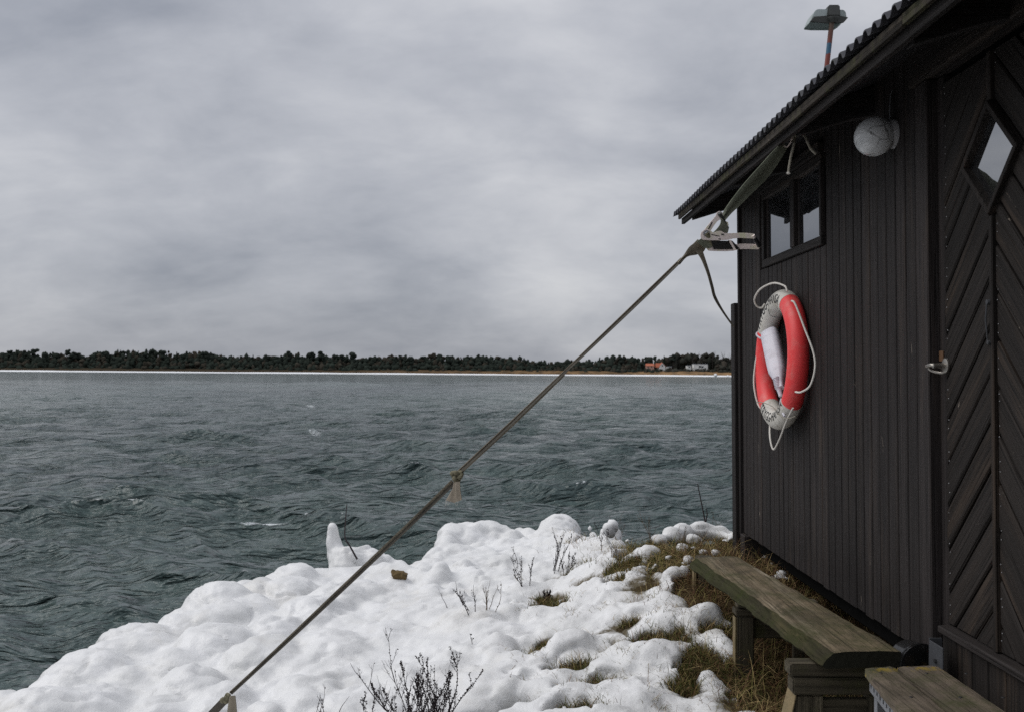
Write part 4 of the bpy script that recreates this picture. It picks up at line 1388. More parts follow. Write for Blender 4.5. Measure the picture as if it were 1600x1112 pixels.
def hb(name, lo, hi, mat, bev=.004, parent=None, center=True):
    lo = Vector(lo); hi = Vector(hi); c = (lo + hi) / 2
    o = MB(c).box(lo, hi).build(name, mat, parent or hut, bevel=bev)
    org = PIV if parent is None else PIV
    o.location = c - PIV
    return o


ZB, ZT = -1.03, 1.235
WY0, WY1, WZ0, WZ1 = 4.80, 5.90, 0.625, 1.07
# wall boards
rb = random.Random(2)
y = 6.46
nb = 0
while y > 3.73:
    w = rb.uniform(.088, .098)
    y0 = max(y - w, 3.72)
    dx = rb.uniform(-.0015, .0015)
    g = .0046
    pieces = [(ZB - rb.uniform(0, .008), ZT)]
    if y0 < WY1 and y > WY0:
        pieces = [(ZB - rb.uniform(0, .008), WZ0 - .002), (WZ1 + .002, ZT)]
    for z0, z1 in pieces:
        hb('board', (D + dx, y0 + g, z0), (D + .022 + dx, y - g, z1), M['board'], .0035)
    y = y0
# wall on the near side of the door
y = 2.72
while y > 0.9:
    w = .093
    hb('board', (D, y - w + .0035, ZB), (D + .022, y - .0035, ZT), M['board'], .0035)
    y -= w
# backing, floor, other walls
hb('wall_sheathing', (D + .024, WY1 - .01, ZB + .04), (D + .05, 6.46, ZT), M['void'], 0)
hb('wall_sheathing', (D + .024, 3.70, ZB + .04), (D + .05, WY0 + .01, ZT), M['void'], 0)
hb('wall_sheathing', (D + .024, WY0 + .012, ZB + .04), (D + .05, WY1 - .012, WZ0 - .02), M['void'], 0)
hb('wall_sheathing', (D + .024, WY0 + .012, WZ1 + .02), (D + .05, WY1 - .012, ZT), M['void'], 0)
hb('wall_sheathing', (D + .024, .9, ZB + .04), (D + .05, 2.72, ZT), M['void'], 0)
hb('floor', (D + .055, .92, ZB + .03), (4.55, 6.40, ZB + .12), M['void'], 0)
hb('back_wall', (4.56, .9, ZB), (4.60, 6.46, ZT), M['board'], 0)
for yy in (.9, 6.42):
    mb = MB(PIV); mb.prism([(D + .026, yy, ZB), (4.55, yy, ZB), (4.55, yy, 1.22), (3.06, yy, 1.76), (D + .026, yy, 1.22)], (0, .035, 0)); mb.build('gable_wall', M['board'], hut)
# corner and posts
hb('corner_board', (D - .018, 6.462, ZB - .02), (D + .024, 6.50, ZT), M['board'])
hb('corner_post', (1.535, 6.34, -1.75), (1.645, 6.45, ZB - .003), M['board'], .006)
hb('side_post', (1.520, 6.505, -1.8), (1.572, 6.60, 0.46), M['board'], .004)
for px_, py_ in ((1.64, 2.2), (4.4, 6.3), (4.4, 1.4), (4.4, 3.9), (3.0, 6.3)):
    hb('leg', (px_, py_, -1.75), (px_ + .1, py_ + .1, ZB + .028), M['board'], .005)
hb('sill_beam', (D + .06, 1.0, ZB - .10), (D + .15, 6.32, ZB + .028), M['void'], .005)

# window casing, mullion, sashes, panes
ww = hut
def win():
    f = .045
    fx0, fx1 = D - .014, D + .055
    hb('window_frame', (fx0, WY0, WZ0), (fx1, WY1, WZ0 + f), M['boardY'], .003)
    hb('window_frame', (fx0, WY0, WZ1 - f), (fx1, WY1, WZ1), M['boardY'], .003)
    hb('window_frame', (fx0, WY0, WZ0 + f + .001), (fx1, WY0 + f * .6, WZ1 - f - .001), M['board'], .003)
    hb('window_frame', (fx0, WY1 - f, WZ0 + f + .001), (fx1, WY1, WZ1 - f - .001), M['board'], .003)
    ym = 5.27
    hb('mullion', (fx0 - .004, ym - .035, WZ0 + f + .001), (fx1, ym + .035, WZ1 - f - .001), M['board'], .003)
    for a, b in ((WY0 + f * .6 + .001, ym - .036), (ym + .036, WY1 - f - .001)):
        # far jamb sash + pane set back
        hb('sash', (D + .004, b - .03, WZ0 + f + .001), (D + .052, b, WZ1 - f - .001), M['board'], .002)
        o = hb('window_pane', (D + .009, a, WZ0 + f - .004), (D + .013, b - .028, WZ1 - f + .004), M['glass'], 0)
    hb('window_head', (D - .030, WY0 - .01, WZ1 + .001), (D - .001, WY1 + .02, WZ1 + .055), M['boardY'], .003)


win()

# door: frame, planks in chevron, diamond light
DY0, DY1 = 2.80, 3.545
DZ0, DZ1 = -0.885, 1.045
DC = (DY0 + DY1) / 2
hb('door_jamb', (D - .012, 3.60, ZB), (D + .05, 3.70, 1.075), M['board'], .004)
hb('door_jamb', (D + .028, 3.548, ZB), (D + .055, 3.598, 1.075), M['board'], .003)
hb('door_jamb', (D - .012, 2.70, ZB), (D + .05, 2.795, 1.075), M['board'], .004)
hb('lintel', (D - .020, 2.5, 1.078), (D + .05, 3.74, 1.225), M['boardY'], .004)
door = bpy.data.objects.new('door', None); COL.objects.link(door); door.parent = hut; door.empty_display_size = .1
door.location = Vector((D, DC, 0)) - PIV
DORG = Vector((D, DC, 0))
FX = D + .024     # outer face of the planks


def clip(poly, n, c):
    """keep points with n.p <= c"""
    out = []
    for i in range(len(poly)):
        a, b = poly[i], poly[(i + 1) % len(poly)]
        da, db = a[0] * n[0] + a[1] * n[1] - c, b[0] * n[0] + b[1] * n[1] - c
        if da <= 0: out.append(a)
        if (da < 0 < db) or (db < 0 < da):
            t = da / (da - db)
            out.append((a[0] + (b[0] - a[0]) * t, a[1] + (b[1] - a[1]) * t))
    return out


DIA_C = (3.185, 0.70); DIA_R = .175       # diamond light centre (Y, Z), half diagonal


def plank(poly, ang, x0, x1, parent, org, mat, name='plank', bev=.005):
    cy = sum(p[0] for p in poly) / len(poly); cz = sum(p[1] for p in poly) / len(poly)
    # local z along the grain
    ca, sa = math.cos(ang), math.sin(ang)
    mb = MB()
    pl = []
    for (py_, pz_) in poly:
        dy, dz = py_ - cy, pz_ - cz
        lz = dy * ca + dz * sa; ly = -dy * -sa * -1 - 0
        ly = dy * sa - dz * ca
        pl.append((x0 - x0, ly, lz))
    mb.prism(pl, (x1 - x0, 0, 0))
    o = mb.build(name, mat, parent, bevel=bev)
    # map local (y,z) -> world (Y,Z): Y = ly*sa + lz*ca ; Z = -ly*ca + lz*sa
    mt = Matrix(((1, 0, 0, x0 - org[0]), (0, sa, ca, cy - org[1]), (0, -ca, sa, cz - org[2]), (0, 0, 0, 1)))
    o.matrix_local = mt
    return o


def area(p):
    return abs(sum(p[i][0] * p[(i + 1) % len(p)][1] - p[(i + 1) % len(p)][0] * p[i][1] for i in range(len(p)))) / 2


SEAM = DIA_C[0]
PW = .108
for side in (0, 1):
    # side 0: far leaf (Y > seam) ; grain rises towards the seam
    y0, y1 = (SEAM + .012, DY1) if side == 0 else (DY0, SEAM - .012)
    rect = [(y0, DZ0), (y1, DZ0), (y1, DZ1), (y0, DZ1)]
    sgn = 1 if side == 0 else -1
    nrm = (sgn * .7071, .7071)
    grain = (sgn * -.7071, .7071)
    ang = math.atan2(grain[1], grain[0])
    vals = [p[0] * nrm[0] + p[1] * nrm[1] for p in rect]
    c = min(vals) - random.uniform(0, .05)
    while c < max(vals):
        a, b = c + .005, c + PW - .005
        p = clip(clip(rect, nrm, b), (-nrm[0], -nrm[1]), -a)
        c += PW
        if len(p) < 3 or area(p) < 5e-4: continue
        # cut out the diamond: split by its four edges (keeps the outside pieces)
        pieces = []
        rest = p
        for n2 in ((.7071, .7071), (-.7071, .7071), (.7071, -.7071), (-.7071, -.7071)):
            cc = n2[0] * DIA_C[0] + n2[1] * DIA_C[1] + (DIA_R - .01) * .7071
            out = clip(rest, (-n2[0], -n2[1]), -cc)
            if len(out) >= 3 and area(out) > 3e-4: pieces.append(out)
            rest = clip(rest, n2, cc)
            if len(rest) < 3: break
        if len(rest) < 3 or area(rest) < 1e-5: pieces = [p]
        dx = random.uniform(-.002, .002)
        for q in pieces:
            plank(q, ang, FX + dx, FX + .024 + dx, door, DORG, M['door'])


def db(name, lo, hi, mat, bev=.003):
    lo = Vector(lo); hi = Vector(hi); c = (lo + hi) / 2
    o = MB(c).box(lo, hi).build(name, mat, door, bevel=bev)
    o.location = c - DORG
    return o


hb('door_backing', (D + .056, 3.40, ZB), (D + .07, 3.70, 1.1), M['void'], 0)
hb('door_backing', (D + .056, 2.70, ZB), (D + .07, 2.97, 1.1), M['void'], 0)
hb('door_backing', (D + .056, 2.972, ZB), (D + .07, 3.398, .50), M['void'], 0)
hb('door_backing', (D + .056, 2.972, .92), (D + .07, 3.398, 1.1), M['void'], 0)
# centre batten below and above the diamond
db('centre_batten', (FX - .012, SEAM - .011, DZ0), (FX + .014, SEAM + .011, DIA_C[1] - DIA_R - .01), M['door'])
db('centre_batten', (FX - .012, SEAM - .011, DIA_C[1] + DIA_R + .01), (FX + .014, SEAM + .011, DZ1), M['door'])
# diamond frame and glass
for k in range(4):
    a0 = k * math.pi / 2; a1 = a0 + math.pi / 2
    def q(a, r): return (DIA_C[0] + math.cos(a) * r, DIA_C[1] + math.sin(a) * r)
    pl = [q(a0, DIA_R + .012), q(a1, DIA_R + .012), q(a1, DIA_R - .014), q(a0, DIA_R - .014)]
    mb = MB(DORG); mb.prism([(FX - .020, yy, zz) for yy, zz in pl], (.045, 0, 0)); mb.build('window_frame', M['door'], door, bevel=.002)
mb = MB(DORG); mb.prism([(FX + .006, *q(k * math.pi / 2, DIA_R - .012)) for k in range(4)], (.003, 0, 0)); mb.build('window_pane', M['glass'], door)
# handle: rosette, neck, curved lever; strike plate
hp = atx(1477, 571, FX)
hy, hz = hp.y - .012, hp.z
h = MB(DORG)
h.lathe((FX - .001, hy, hz), (-1, 0, 0), [(0, .026), (.006, .026), (.009, .020), (.009, .009), (.048, .009), (.050, .0)], 20)
h.tube(crv([(FX - .044, hy, hz), (FX - .050, hy + .012, hz + .002), (FX - .050, hy + .03, hz + .0), (FX - .046, hy + .055, hz - .002)], 6), [.0075] * 19, 8)
h.tube(crv([(FX - .046, hy + .055, hz - .002), (FX - .034, hy + .045, hz - .018), (FX - .012, hy + .02, hz - .026), (FX - .004, hy, hz - .022)], 6), [.005] * 19, 8)
h.build('handle', M['handle'], door, smooth=True)
hb('strike_plate', (D + .022, 3.560, .048), (D + .0278, 3.592, .086), M['brass'], .001)
# hook rod on the centre batten
k = MB(DORG)
k.tube([(FX - .018, SEAM + .012, .235), (FX - .022, SEAM + .014, .18), (FX - .018, SEAM + .010, .105)], .0025, 6)
k.lathe((FX - .010, SEAM + .010, .235), (-1, 0, 0), [(0, .010), (.010, .008), (.011, 0)], 10)
k.lathe((FX - .010, SEAM + .008, .105), (-1, 0, 0), [(0, .009), (.010, .007), (.011, 0)], 10)
k.build('hook', M['darkgalv'], door, smooth=True)
# nail heads in pairs
nl = MB(DORG)
z = DZ0 + .04
while z < DZ1 - .03:
    for yy in (DY1 - .022, SEAM - .025):
        for dz in (0, .03):
            if abs(z - DIA_C[1]) < .2 and yy < 3.4: continue
            nl.lathe((FX - .0005, yy + random.uniform(-.004, .004), z + dz + random.uniform(-.005, .005)), (-1, 0, 0), [(0, .0024), (.0012, .0016), (.0016, 0)], 6)
    z += .1085
nl = nl.build('nails', M['nail'], door); nl['kind'] = 'stuff'
# threshold and boards below the door
hb('threshold', (D - .016, 2.2, -.915), (D + .05, 3.545, -.888), M['boardY'], .005)
y = 3.545
while y > 2.2:
    hb('skirt_board', (D + .002, y - .112 + .003, ZB - .06), (D + .024, y - .003, -.917), M['door'], .003)
    y -= .112

# roof: corrugated sheets, fascia, rafters, soffit
SL = math.tan(math.radians(20.5)); EX, EZ = 1.165, 1.065
def roof_z(x): return EZ + (x - EX) * SL
RY0, RY1 = .6, 6.74
pitch = .0785
def corr(name, xa, za, xb, zb):
    ny = int((RY1 - RY0) / pitch * 12)
    V = []; Fc = []
    nx = 10
    for off in (0, -.005):
        for i in range(nx + 1):
            f = i / nx
            for j in range(ny + 1):
                yy = RY0 + (RY1 - RY0) * j / ny
                ph = (yy % pitch) / pitch
                s = math.sin(2 * math.pi * ph); s = max(-1, min(1, s * 1.5))
                sag = -.006 * math.sin(yy * 1.3) - .004 * math.sin(yy * 3.1)
                V.append(Vector((xa + (xb - xa) * f, yy, za + (zb - za) * f + s * .0125 + off + sag)) - PIV)
    n1 = ny + 1; tot = (nx + 1) * n1
    for i in range(nx):
        for j in range(ny):
            a = i * n1 + j
            Fc.append((a, a + 1, a + n1 + 1, a + n1)); Fc.append((tot + a, tot + a + n1, tot + a + n1 + 1, tot + a + 1))
    for j in range(ny):
        Fc.append((j, tot + j, tot + j + 1, j + 1)); a = nx * n1 + j; Fc.append((a, a + 1, tot + a + 1, tot + a))
    for i in range(nx):
        a = i * n1; Fc.append((a, a + n1, tot + a + n1, tot + a)); a += ny; Fc.append((a, tot + a, tot + a + n1, a + n1))
    me = new_mesh(name, V, Fc)
    link(name, me, M['roof'], hut)


RX = 3.08
corr('roof_sheet', EX, EZ + .022, RX, roof_z(RX) + .022)
corr('roof_sheet', RX + .002, roof_z(RX) + .022, 5.0, roof_z(EX))
# mossy fascia in several lengths
yy = .62
for ln in (1.2, 1.1, 1.0, .9, .75, .6, .5):
    y2 = min(yy + ln, RY1 - .05)
    hb('fascia_board', (EX + .022, yy, EZ - .028 + (jz := random.uniform(-.005, .005))), (EX + .040 + jz, y2 - .004, EZ + .006 + jz * .5), M['fascia'], .0015)
    hb('fascia_board', (EX + .047, yy + .01, EZ - .062), (EX + .068, y2 + .01, EZ - .020 + jz), M['boardY'], .0015)
    yy = y2
for yy in (6.44, 5.28, 4.13, 2.98, 1.83):
    mb = MB(PIV)
    x0 = EX + .082
    mb.prism([(x0, yy, EZ - .065), (x0, yy, roof_z(x0) - .004), (2.3, yy, roof_z(2.3) - .004), (2.3, yy, 1.3), (D + .02, yy, 1.085), (D - .1, yy, 1.065)], (0, .055, 0))
    mb.build('rafter', M['rafter'], hut, bevel=.003)
# sheathing boards under the roof, each one separate, running along the eave
xx = EX + .05
i = 0
while xx < 2.2:
    za, zb2 = roof_z(xx), roof_z(xx + .095)
    mb = MB(PIV)
    ye = 6.40 if i < 4 else 6.46
    mb.prism([(xx, .65, za - .002), (xx + .095, .65, zb2 - .002), (xx + .095, .65, zb2 + .010), (xx, .65, za + .010)], (0, ye - .65, 0))
    mb.build('soffit_board', M['soffit'], hut)
    xx += .099; i += 1
hb('wall_plate', (D + .052, .95, 1.12), (D + .12, 6.40, 1.21), M['void'], .003)

# things around the hut base
mp_ = MB(); a = on_hut((1.60, 7.1, -1.10)); b = on_hut((2.3, 7.3, -1.12))
t = thing('rusty_pipe', (1.6, 7.2, -1.15), 'rusty red bar lying across behind the hut corner post', 'bar')
MB((1.6, 7.2, -1.15)).tube([at(1176, 862, 7.3), at(1200, 862, 7.3), at(1260, 864, 7.3)], .013, 8).build('bar', M['rust'], t)
MB((1.6, 7.2, -1.15)).box(at(1181, 853, 7.35), at(1192, 846, 7.42)).build('bracket', M['rust'], t)

# galvanised angle standing by the door base, and a clear round container behind the step
c = at(1484, 1055, 3.42)
t = thing('steel_bracket', (c.x, c.y, -1.2), 'grey galvanised steel angle bolted at the base of the hut wall', 'bracket')
y0 = c.y
mb = MB((c.x, c.y, -1.2))
mb.box((D - .050, 3.505, -1.2), (D - .004, 3.510, -.925)); mb.box((D - .050, 3.40, -1.2), (D - .045, 3.5045, -.932))
mb.build('angle', M['darkgalv'], t, bevel=.001)
MB((c.x, c.y, -1.2)).lathe((D - .0505, 3.45, -.99), (-1, 0, 0), [(0, .008), (.006, .008), (.006, 0)], 6).build('bolt', M['black'], t)
mglass, tg, bg = mat_new('scratched_clear_plastic')
bg.inputs['Base Color'].default_value = (0.05, 0.05, 0.05, 1); bg.inputs['Roughness'].default_value = .18
bg.inputs['Transmission Weight'].default_value = .8; bg.inputs['IOR'].default_value = 1.3
cc = at(1432, 1036, 3.62)
t = thing('plastic_container', (cc.x, cc.y, cc.z), 'round clear plastic container lying between bench end and wooden step', 'container')
MB(cc).lathe(cc + Vector((0, .10, -.01)), (.15, -1, 0), [(0, .02), (.0, .066), (.012, .074), (.09, .078), (.10, .084), (.11, .084), (.112, .07), (.112, .02)], 28).build('body', mglass, t, smooth=True)
MB(cc).tube([cc + Vector((math.cos(a_) * .082 + .014, -.004, math.sin(a_) * .082 - .01)) for a_ in [i_ * math.pi / 14 for i_ in range(28)]], .0035, 6, closed=True).build('rim', mglass, t, smooth=True)

# ------------------------------------------------------------------ wall lamp
gc = at(1366, 214, 3.93)
wl = thing('wall_lamp', tuple(gc), 'white glass globe lamp with cracked looking dirt, mounted on the wall', 'wall lamp')
bm = bmesh.new(); bmesh.ops.create_uvsphere(bm, u_segments=40, v_segments=28, radius=.0775)
me = bpy.data.meshes.new('globe'); bm.to_mesh(me); bm.free(); me.polygons.foreach_set('use_smooth', [True] * len(me.polygons))
link('globe', me, M['globe'], wl)
wx = on_hut((D, gc.y, gc.z)).x
dirn = Vector((1, -.04, .14)).normalized()
L_ = (wx - gc.x) / dirn.x
MB(gc).lathe(gc + dirn * .056, dirn, [(0, .044), (.002, .052), (.012, .054), (.014, .048), (.03, .049), (L_ - .075, .056), (L_ - .058, .060), (L_ - .046, .056), (L_ - .044, .0)], 30).build('base', M['lampbase'], wl, smooth=True)
MB(gc).tube(crv([gc + Vector((wx - gc.x - .012, .0, .055)), gc + Vector((wx - gc.x - .014, .004, .10)), gc + Vector((wx - gc.x - .006, .012, .17)), gc + Vector((wx - gc.x, .006, .19))], 5), .0028, 6).build('cable', M['galv'], wl, smooth=True)

# ------------------------------------------------------------------ street lamp beyond the hut
lx = at(1297, 30, 9.0)
gz = -1.5
sl = thing('street_lamp', (lx.x, 9.0, gz), 'old outdoor lamp on a rust red pole behind the roof', 'street lamp')
O = Vector((lx.x, 9.0, gz))
pb = at(1291, 112, 9.0); 
ptop = at(1300, 32, 9.0)
dirp = (ptop - pb).normalized()
gpt = pb + dirp * ((gz - pb.z) / dirp.z)
MB(O).tube([gpt, ptop], .023, 12).build('pole', M['pole'], sl, smooth=True)
# housing: long hood whose end faces the camera slightly from the right
def P9(px, py, dy=0): return at(px, py, 9.0) + Vector((0, dy, 0))
top_f = [P9(1272, 14.5), P9(1324, 14.5), P9(1325.5, 26), P9(1262.5, 35)]
mbh = MB(O)
# body as an octagonal trough with real depth
sec = [(-.168, -.055), (-.163, -.045), (-.125, .045), (-.10, .062), (.13, .058), (.155, .045), (.165, -.012), (.15, -.035), (.11, -.06), (-.10, -.062)]
cpt = P9(1295, 25)
ring0 = [cpt + Vector((a, .0, b)) for a, b in sec]
mbh.prism(ring0, (0, .22, 0))
mbh.build('housing', M['lamp_grey'], sl, bevel=.006, seg=2)
MB(O).prism([P9(1265, 34.5, -.004), P9(1271, 27, -.012), P9(1292, 25.5, -.016), P9(1311, 25.5, -.016), P9(1325, 28, -.010), P9(1318, 36, -.004), P9(1300, 37.5, -.004)], (0, .012, 0)).build('rim', M['lamp_dark'], sl, bevel=.003)
MB(O).prism([P9(1291.5, 27, -.03), P9(1294, 8.5, -.018), P9(1311.5, 8.5, -.018), P9(1312, 27, -.03)], (0, .26, 0)).build('end_cap', M['lamp_dark'], sl, bevel=.01, seg=2)
MB(O).lathe(P9(1301, 29, -.02), (0, 0, -1), [(0, .05), (.012, .05), (.03, .035), (.05, .026)], 16).build('collar', M['lamp_dark'], sl, smooth=True)

# ------------------------------------------------------------------ lifebuoy
BC = Vector((1.498, 5.345, 0.075)); BR, Br = .318, .0585
lb = thing('lifebuoy', tuple(BC), 'red and white lifebuoy hanging on the dark board wall', 'lifebuoy')
TILT = math.radians(4)


def tor(phi, psi, r=Br, R=BR):
    """phi: 0 = near side, 90 = up. psi: 0 = outward, 90 = facing away from wall"""
    e = Vector((0, -math.cos(phi), math.sin(phi)))
    p = e * (R + r * math.cos(psi)) + Vector((-1, 0, 0)) * (r * .92 * math.sin(psi))
    return BC + Matrix.Rotation(math.radians(1.5), 3, 'Y') @ p


def tor_arc(a0, a1, n, name, mat):
    V = []; Fc = []; m = 28
    for i in range(n + 1):
        ph = math.radians(a0 + (a1 - a0) * i / n)
        for k in range(m):
            V.append(tor(ph, 2 * math.pi * k / m))
    for i in range(n):
        for k in range(m):
            k2 = (k + 1) % m
            Fc.append((i * m + k, (i + 1) * m + k, (i + 1) * m + k2, i * m + k2))
    MB(BC).add(V, Fc).build(name, mat, lb, smooth=True)


W1, W2 = (64, 150), (236, 316)
tor_arc(W1[0], W1[1], 24, 'white_section', M['white'])
tor_arc(W1[1] + .25, W2[0] - .25, 24, 'red_section', M['red'])
tor_arc(W2[0], W2[1], 24, 'white_section', M['white'])
tor_arc(W2[1] + .25, 360 + W1[0] - .25, 30, 'red_section', M['red'])
for a_ in (W1[0] + .1, W1[1] + .1, W2[0] - .1, W2[1] + .1):
    ph = math.radians(a_)
    MB(BC).tube([tor(ph, 2 * math.pi * k / 28, Br * .999) for k in range(28)], .0016, 4, closed=True).build('seam', M['white'], lb, smooth=True)


def lettering(text, phic, up_out, psi0, size):
    cu = bpy.data.curves.new('t', 'FONT'); cu.body = text; cu.size = size; cu.align_x = 'CENTER'; cu.align_y = 'CENTER'
    cu.resolution_u = 3; cu.offset = .0005
    o = bpy.data.objects.new('t', cu); COL.objects.link(o)
    dg = bpy.context.evaluated_depsgraph_get()
    me = bpy.data.meshes.new_from_object(o.evaluated_get(dg))
    bpy.data.objects.remove(o)
    bm = bmesh.new(); bm.from_mesh(me)
    bmesh.ops.triangulate(bm, faces=bm.faces)
    bmesh.ops.subdivide_edges(bm, edges=[e for e in bm.edges if e.calc_length() > size * .25], cuts=2)
    for v in bm.verts:
        u, w = v.co.x, v.co.y * 1.12
        if up_out:
            v.co = tor(math.radians(phic) - u / BR, math.radians(psi0) - w / Br, Br + .0012) - BC
        else:
            v.co = tor(math.radians(phic) + u / BR, math.radians(psi0) + w / Br, Br + .0012) - BC
    bmesh.ops.recalc_face_normals(bm, faces=bm.faces)
    bm.to_mesh(me); bm.free()
    me.materials.clear()
    link('lettering', me, M['letter'], lb)


lettering('TRYGG-HANSA', 109, True, 84, .0635)
lettering('TRYGG-HANSA', 275, False, 96, .0635)


def brope(pts, r=.0052, name='grab_line', mat='rope'):
    MB(BC).tube(crv(pts, 8), r, 8).build(name, M[mat], lb, smooth=True)


brope([at(1237, 470, 4.98), at(1243, 476, 4.95), at(1258, 515, 4.9), at(1271, 550, 4.86), at(1273.5, 575, 4.85), at(1266, 602, 4.87), at(1252, 612, 4.92), at(1243, 612, 4.97)])
brope([at(1230, 455, 5.15), at(1226, 447, 5.18), at(1208, 442.5, 5.3), at(1188, 452, 5.45), at(1179, 467, 5.55), at(1182, 478, 5.6), at(1190, 481, 5.6), at(1195, 475, 5.6)])
brope([at(1184, 548, 5.66), at(1180, 570, 5.66), at(1178, 600, 5.64), at(1184, 630, 5.6), at(1193, 642, 5.55)])
brope([at(1203, 664, 5.42), at(1203, 680, 5.36), at(1206, 697, 5.32), at(1210, 701, 5.3), at(1218, 686, 5.22), at(1228, 660, 5.1), at(1239, 637, 5.0)])
brope([at(1182, 628, 5.56), at(1192, 628.5, 5.45), at(1206, 634, 5.35), at(1214, 643, 5.2), at(1222, 651, 5.1), at(1232, 653, 5.03), at(1243, 650, 5.0)], .0022, 'thin_cord', 'paleropes')
brope([at(1200, 481, 5.45), at(1203, 492, 5.42), at(1210, 495, 5.36), at(1218, 496, 5.3)], .0016, 'thin_cord', 'black')
# hook holding the buoy
MB(BC).tube([Vector((1.50, 5.34, .330)), Vector((1.53, 5.34, .322)), Vector((D + .0, 5.34, .322))], .007, 8).build('wall_hook', M['galv'], lb)

# rescue light strapped inside the ring
ra = at(1202, 517, 5.52) + Vector((-.0, 0, 0)); rbm = at(1220, 606, 5.22)
rl = thing('rescue_light', tuple(ra), 'white plastic rescue light strapped inside the lifebuoy', 'rescue light')
ax = (rbm - ra)
s1_ = ax.normalized().cross(Vector((-.55, -.83, 0))).normalized(); s2_ = s1_.cross(ax.normalized())
V = []; Fc = []
prof = [(0, .034, .022), (.03, .046, .032), (.10, .050, .036), (.60, .048, .036), (.72, .046, .034), (.80, .036, .028), (.90, .022, .02), (1.0, .018, .016)]
m_ = 12
for f, wa, wb in prof:
    for k in range(m_):
        an = 2 * math.pi * (k + .5) / m_
        ca, sa = math.cos(an), math.sin(an)
        e_ = .55
        V.append(ra + ax * f + s1_ * (wa * abs(ca) ** e_ * (1 if ca > 0 else -1)) + s2_ * (wb * abs(sa) ** e_ * (1 if sa > 0 else -1)))
for i in range(len(prof) - 1):
    for k in range(m_):
        k2 = (k + 1) % m_
        Fc.append((i * m_ + k, i * m_ + k2, (i + 1) * m_ + k2, (i + 1) * m_ + k))
Fc.append(tuple(range(m_))); Fc.append(tuple((len(prof) - 1) * m_ + k for k in range(m_)))
MB(ra).add(V, Fc).build('body', M['whiteplastic'], rl, smooth=True, bevel=.0)
mb = MB(ra)
for k in range(6):
    pass
mb.lathe(at(1213, 590, 5.26), at(1221, 622, 5.2) - at(1213, 590, 5.26), [(0, .020)] + [q for j in range(7) for q in ((.006 + j * .009, .021), (.010 + j * .009, .017))] + [(.085, .012), (.11, .011), (.112, 0)], 16)
mb.build('neck', M['whiteplastic'], rl, smooth=True)
mb = MB(ra)
phs = math.radians(154)
mb.tube([tor(phs, 2 * math.pi * k / 28, Br + .006) for k in range(28)], .0062, 8, closed=True)
mb.build('collar', M['whiteplastic'], rl, smooth=True)
MB(ra).tube(crv([at(1221, 622, 5.2), at(1219, 634, 5.2), at(1222, 642, 5.15), at(1226, 650, 5.1)], 5), .006, 8).build('lanyard', M['whiteplastic'], rl, smooth=True)

# ------------------------------------------------------------------ strap
def ribbon(name, Lp, Rp, mat, parent, org, th=.003, fold=0.0, uvw=1.0):
    """ribbon between two edge polylines, slightly cupped, with thickness and UVs (u across, v along)"""
    Lp = crv(Lp, 6); Rp = crv(Rp, 6); n = len(Lp); m = 5
    V = []; Fc = []
    for i in range(n):
        a, b = Lp[i], Rp[i]
        d = (Lp[min(i + 1, n - 1)] - Lp[max(i - 1, 0)])
        nr = d.cross(b - a); nr = nr.normalized() if nr.length > 1e-9 else Vector((0, -1, 0))
        for k in range(m):
            f = k / (m - 1)
            V.append(a.lerp(b, f) + nr * (fold * math.sin(f * math.pi * 2)))
    for i in range(n):
        a, b = Lp[i], Rp[i]
        d = (Lp[min(i + 1, n - 1)] - Lp[max(i - 1, 0)])
        nr = d.cross(b - a); nr = nr.normalized() if nr.length > 1e-9 else Vector((0, -1, 0))
        for k in range(m):
            V.append(V[i * m + k] + nr * th)
    o_ = n * m
    for i in range(n - 1):
        for k in range(m - 1):
            a = i * m + k
            Fc.append((a, a + 1, a + m + 1, a + m)); Fc.append((o_ + a, o_ + a + m, o_ + a + m + 1, o_ + a + 1))
        a = i * m; Fc.append((a, a + m, o_ + a + m, o_ + a)); a = i * m + m - 1; Fc.append((a, o_ + a, o_ + a + m, a + m))
    for i in (0, n - 1):
        for k in range(m - 1):
            a = i * m + k; Fc.append((a, a + 1, o_ + a + 1, o_ + a))
    me = new_mesh(name, [v - Vector(org) for v in V], Fc)
    bm = bmesh.new(); bm.from_mesh(me); bmesh.ops.recalc_face_normals(bm, faces=bm.faces); bm.to_mesh(me); bm.free()
    uv = me.uv_layers.new(name='UVMap')
    lens = [0]
    for i in range(1, n): lens.append(lens[-1] + (Lp[i] - Lp[i - 1]).length)
    for lp in me.loops:
        vi = lp.vertex_index % o_
        uv.data[lp.index].uv = ((vi % m) / (m - 1) * uvw, lens[vi // m])
    me.polygons.foreach_set('use_smooth', [True] * len(me.polygons))
    try: me.set_sharp_from_angle(angle=math.radians(50))
    except Exception: pass
    me.materials.append(mat)
    return link(name, me, None, parent)


so = at(1125, 345, 4.15)
strap = thing('tie_down_strap', tuple(so), 'long webbing strap stretched from the roof eave down into the snow', 'strap')
YU, YR, YG = 4.36, 4.18, 4.62
ribbon('upper_webbing', [at(1220.5, 223, YU), at(1204, 240, YU - .03), at(1188, 258, YU - .06), at(1170, 278, YU - .09), at(1153.4, 298, YU - .12), at(1135, 323, YU - .15), at(1126, 339, YR)],
       [at(1231, 229, YU + .02), at(1216.5, 254, YU), at(1198, 279, YU - .02), at(1177, 300, YU - .06), at(1158, 319, YU - .10), at(1143, 333, YU - .13), at(1131, 347, YR)], M['web'], strap, so, fold=.0045)
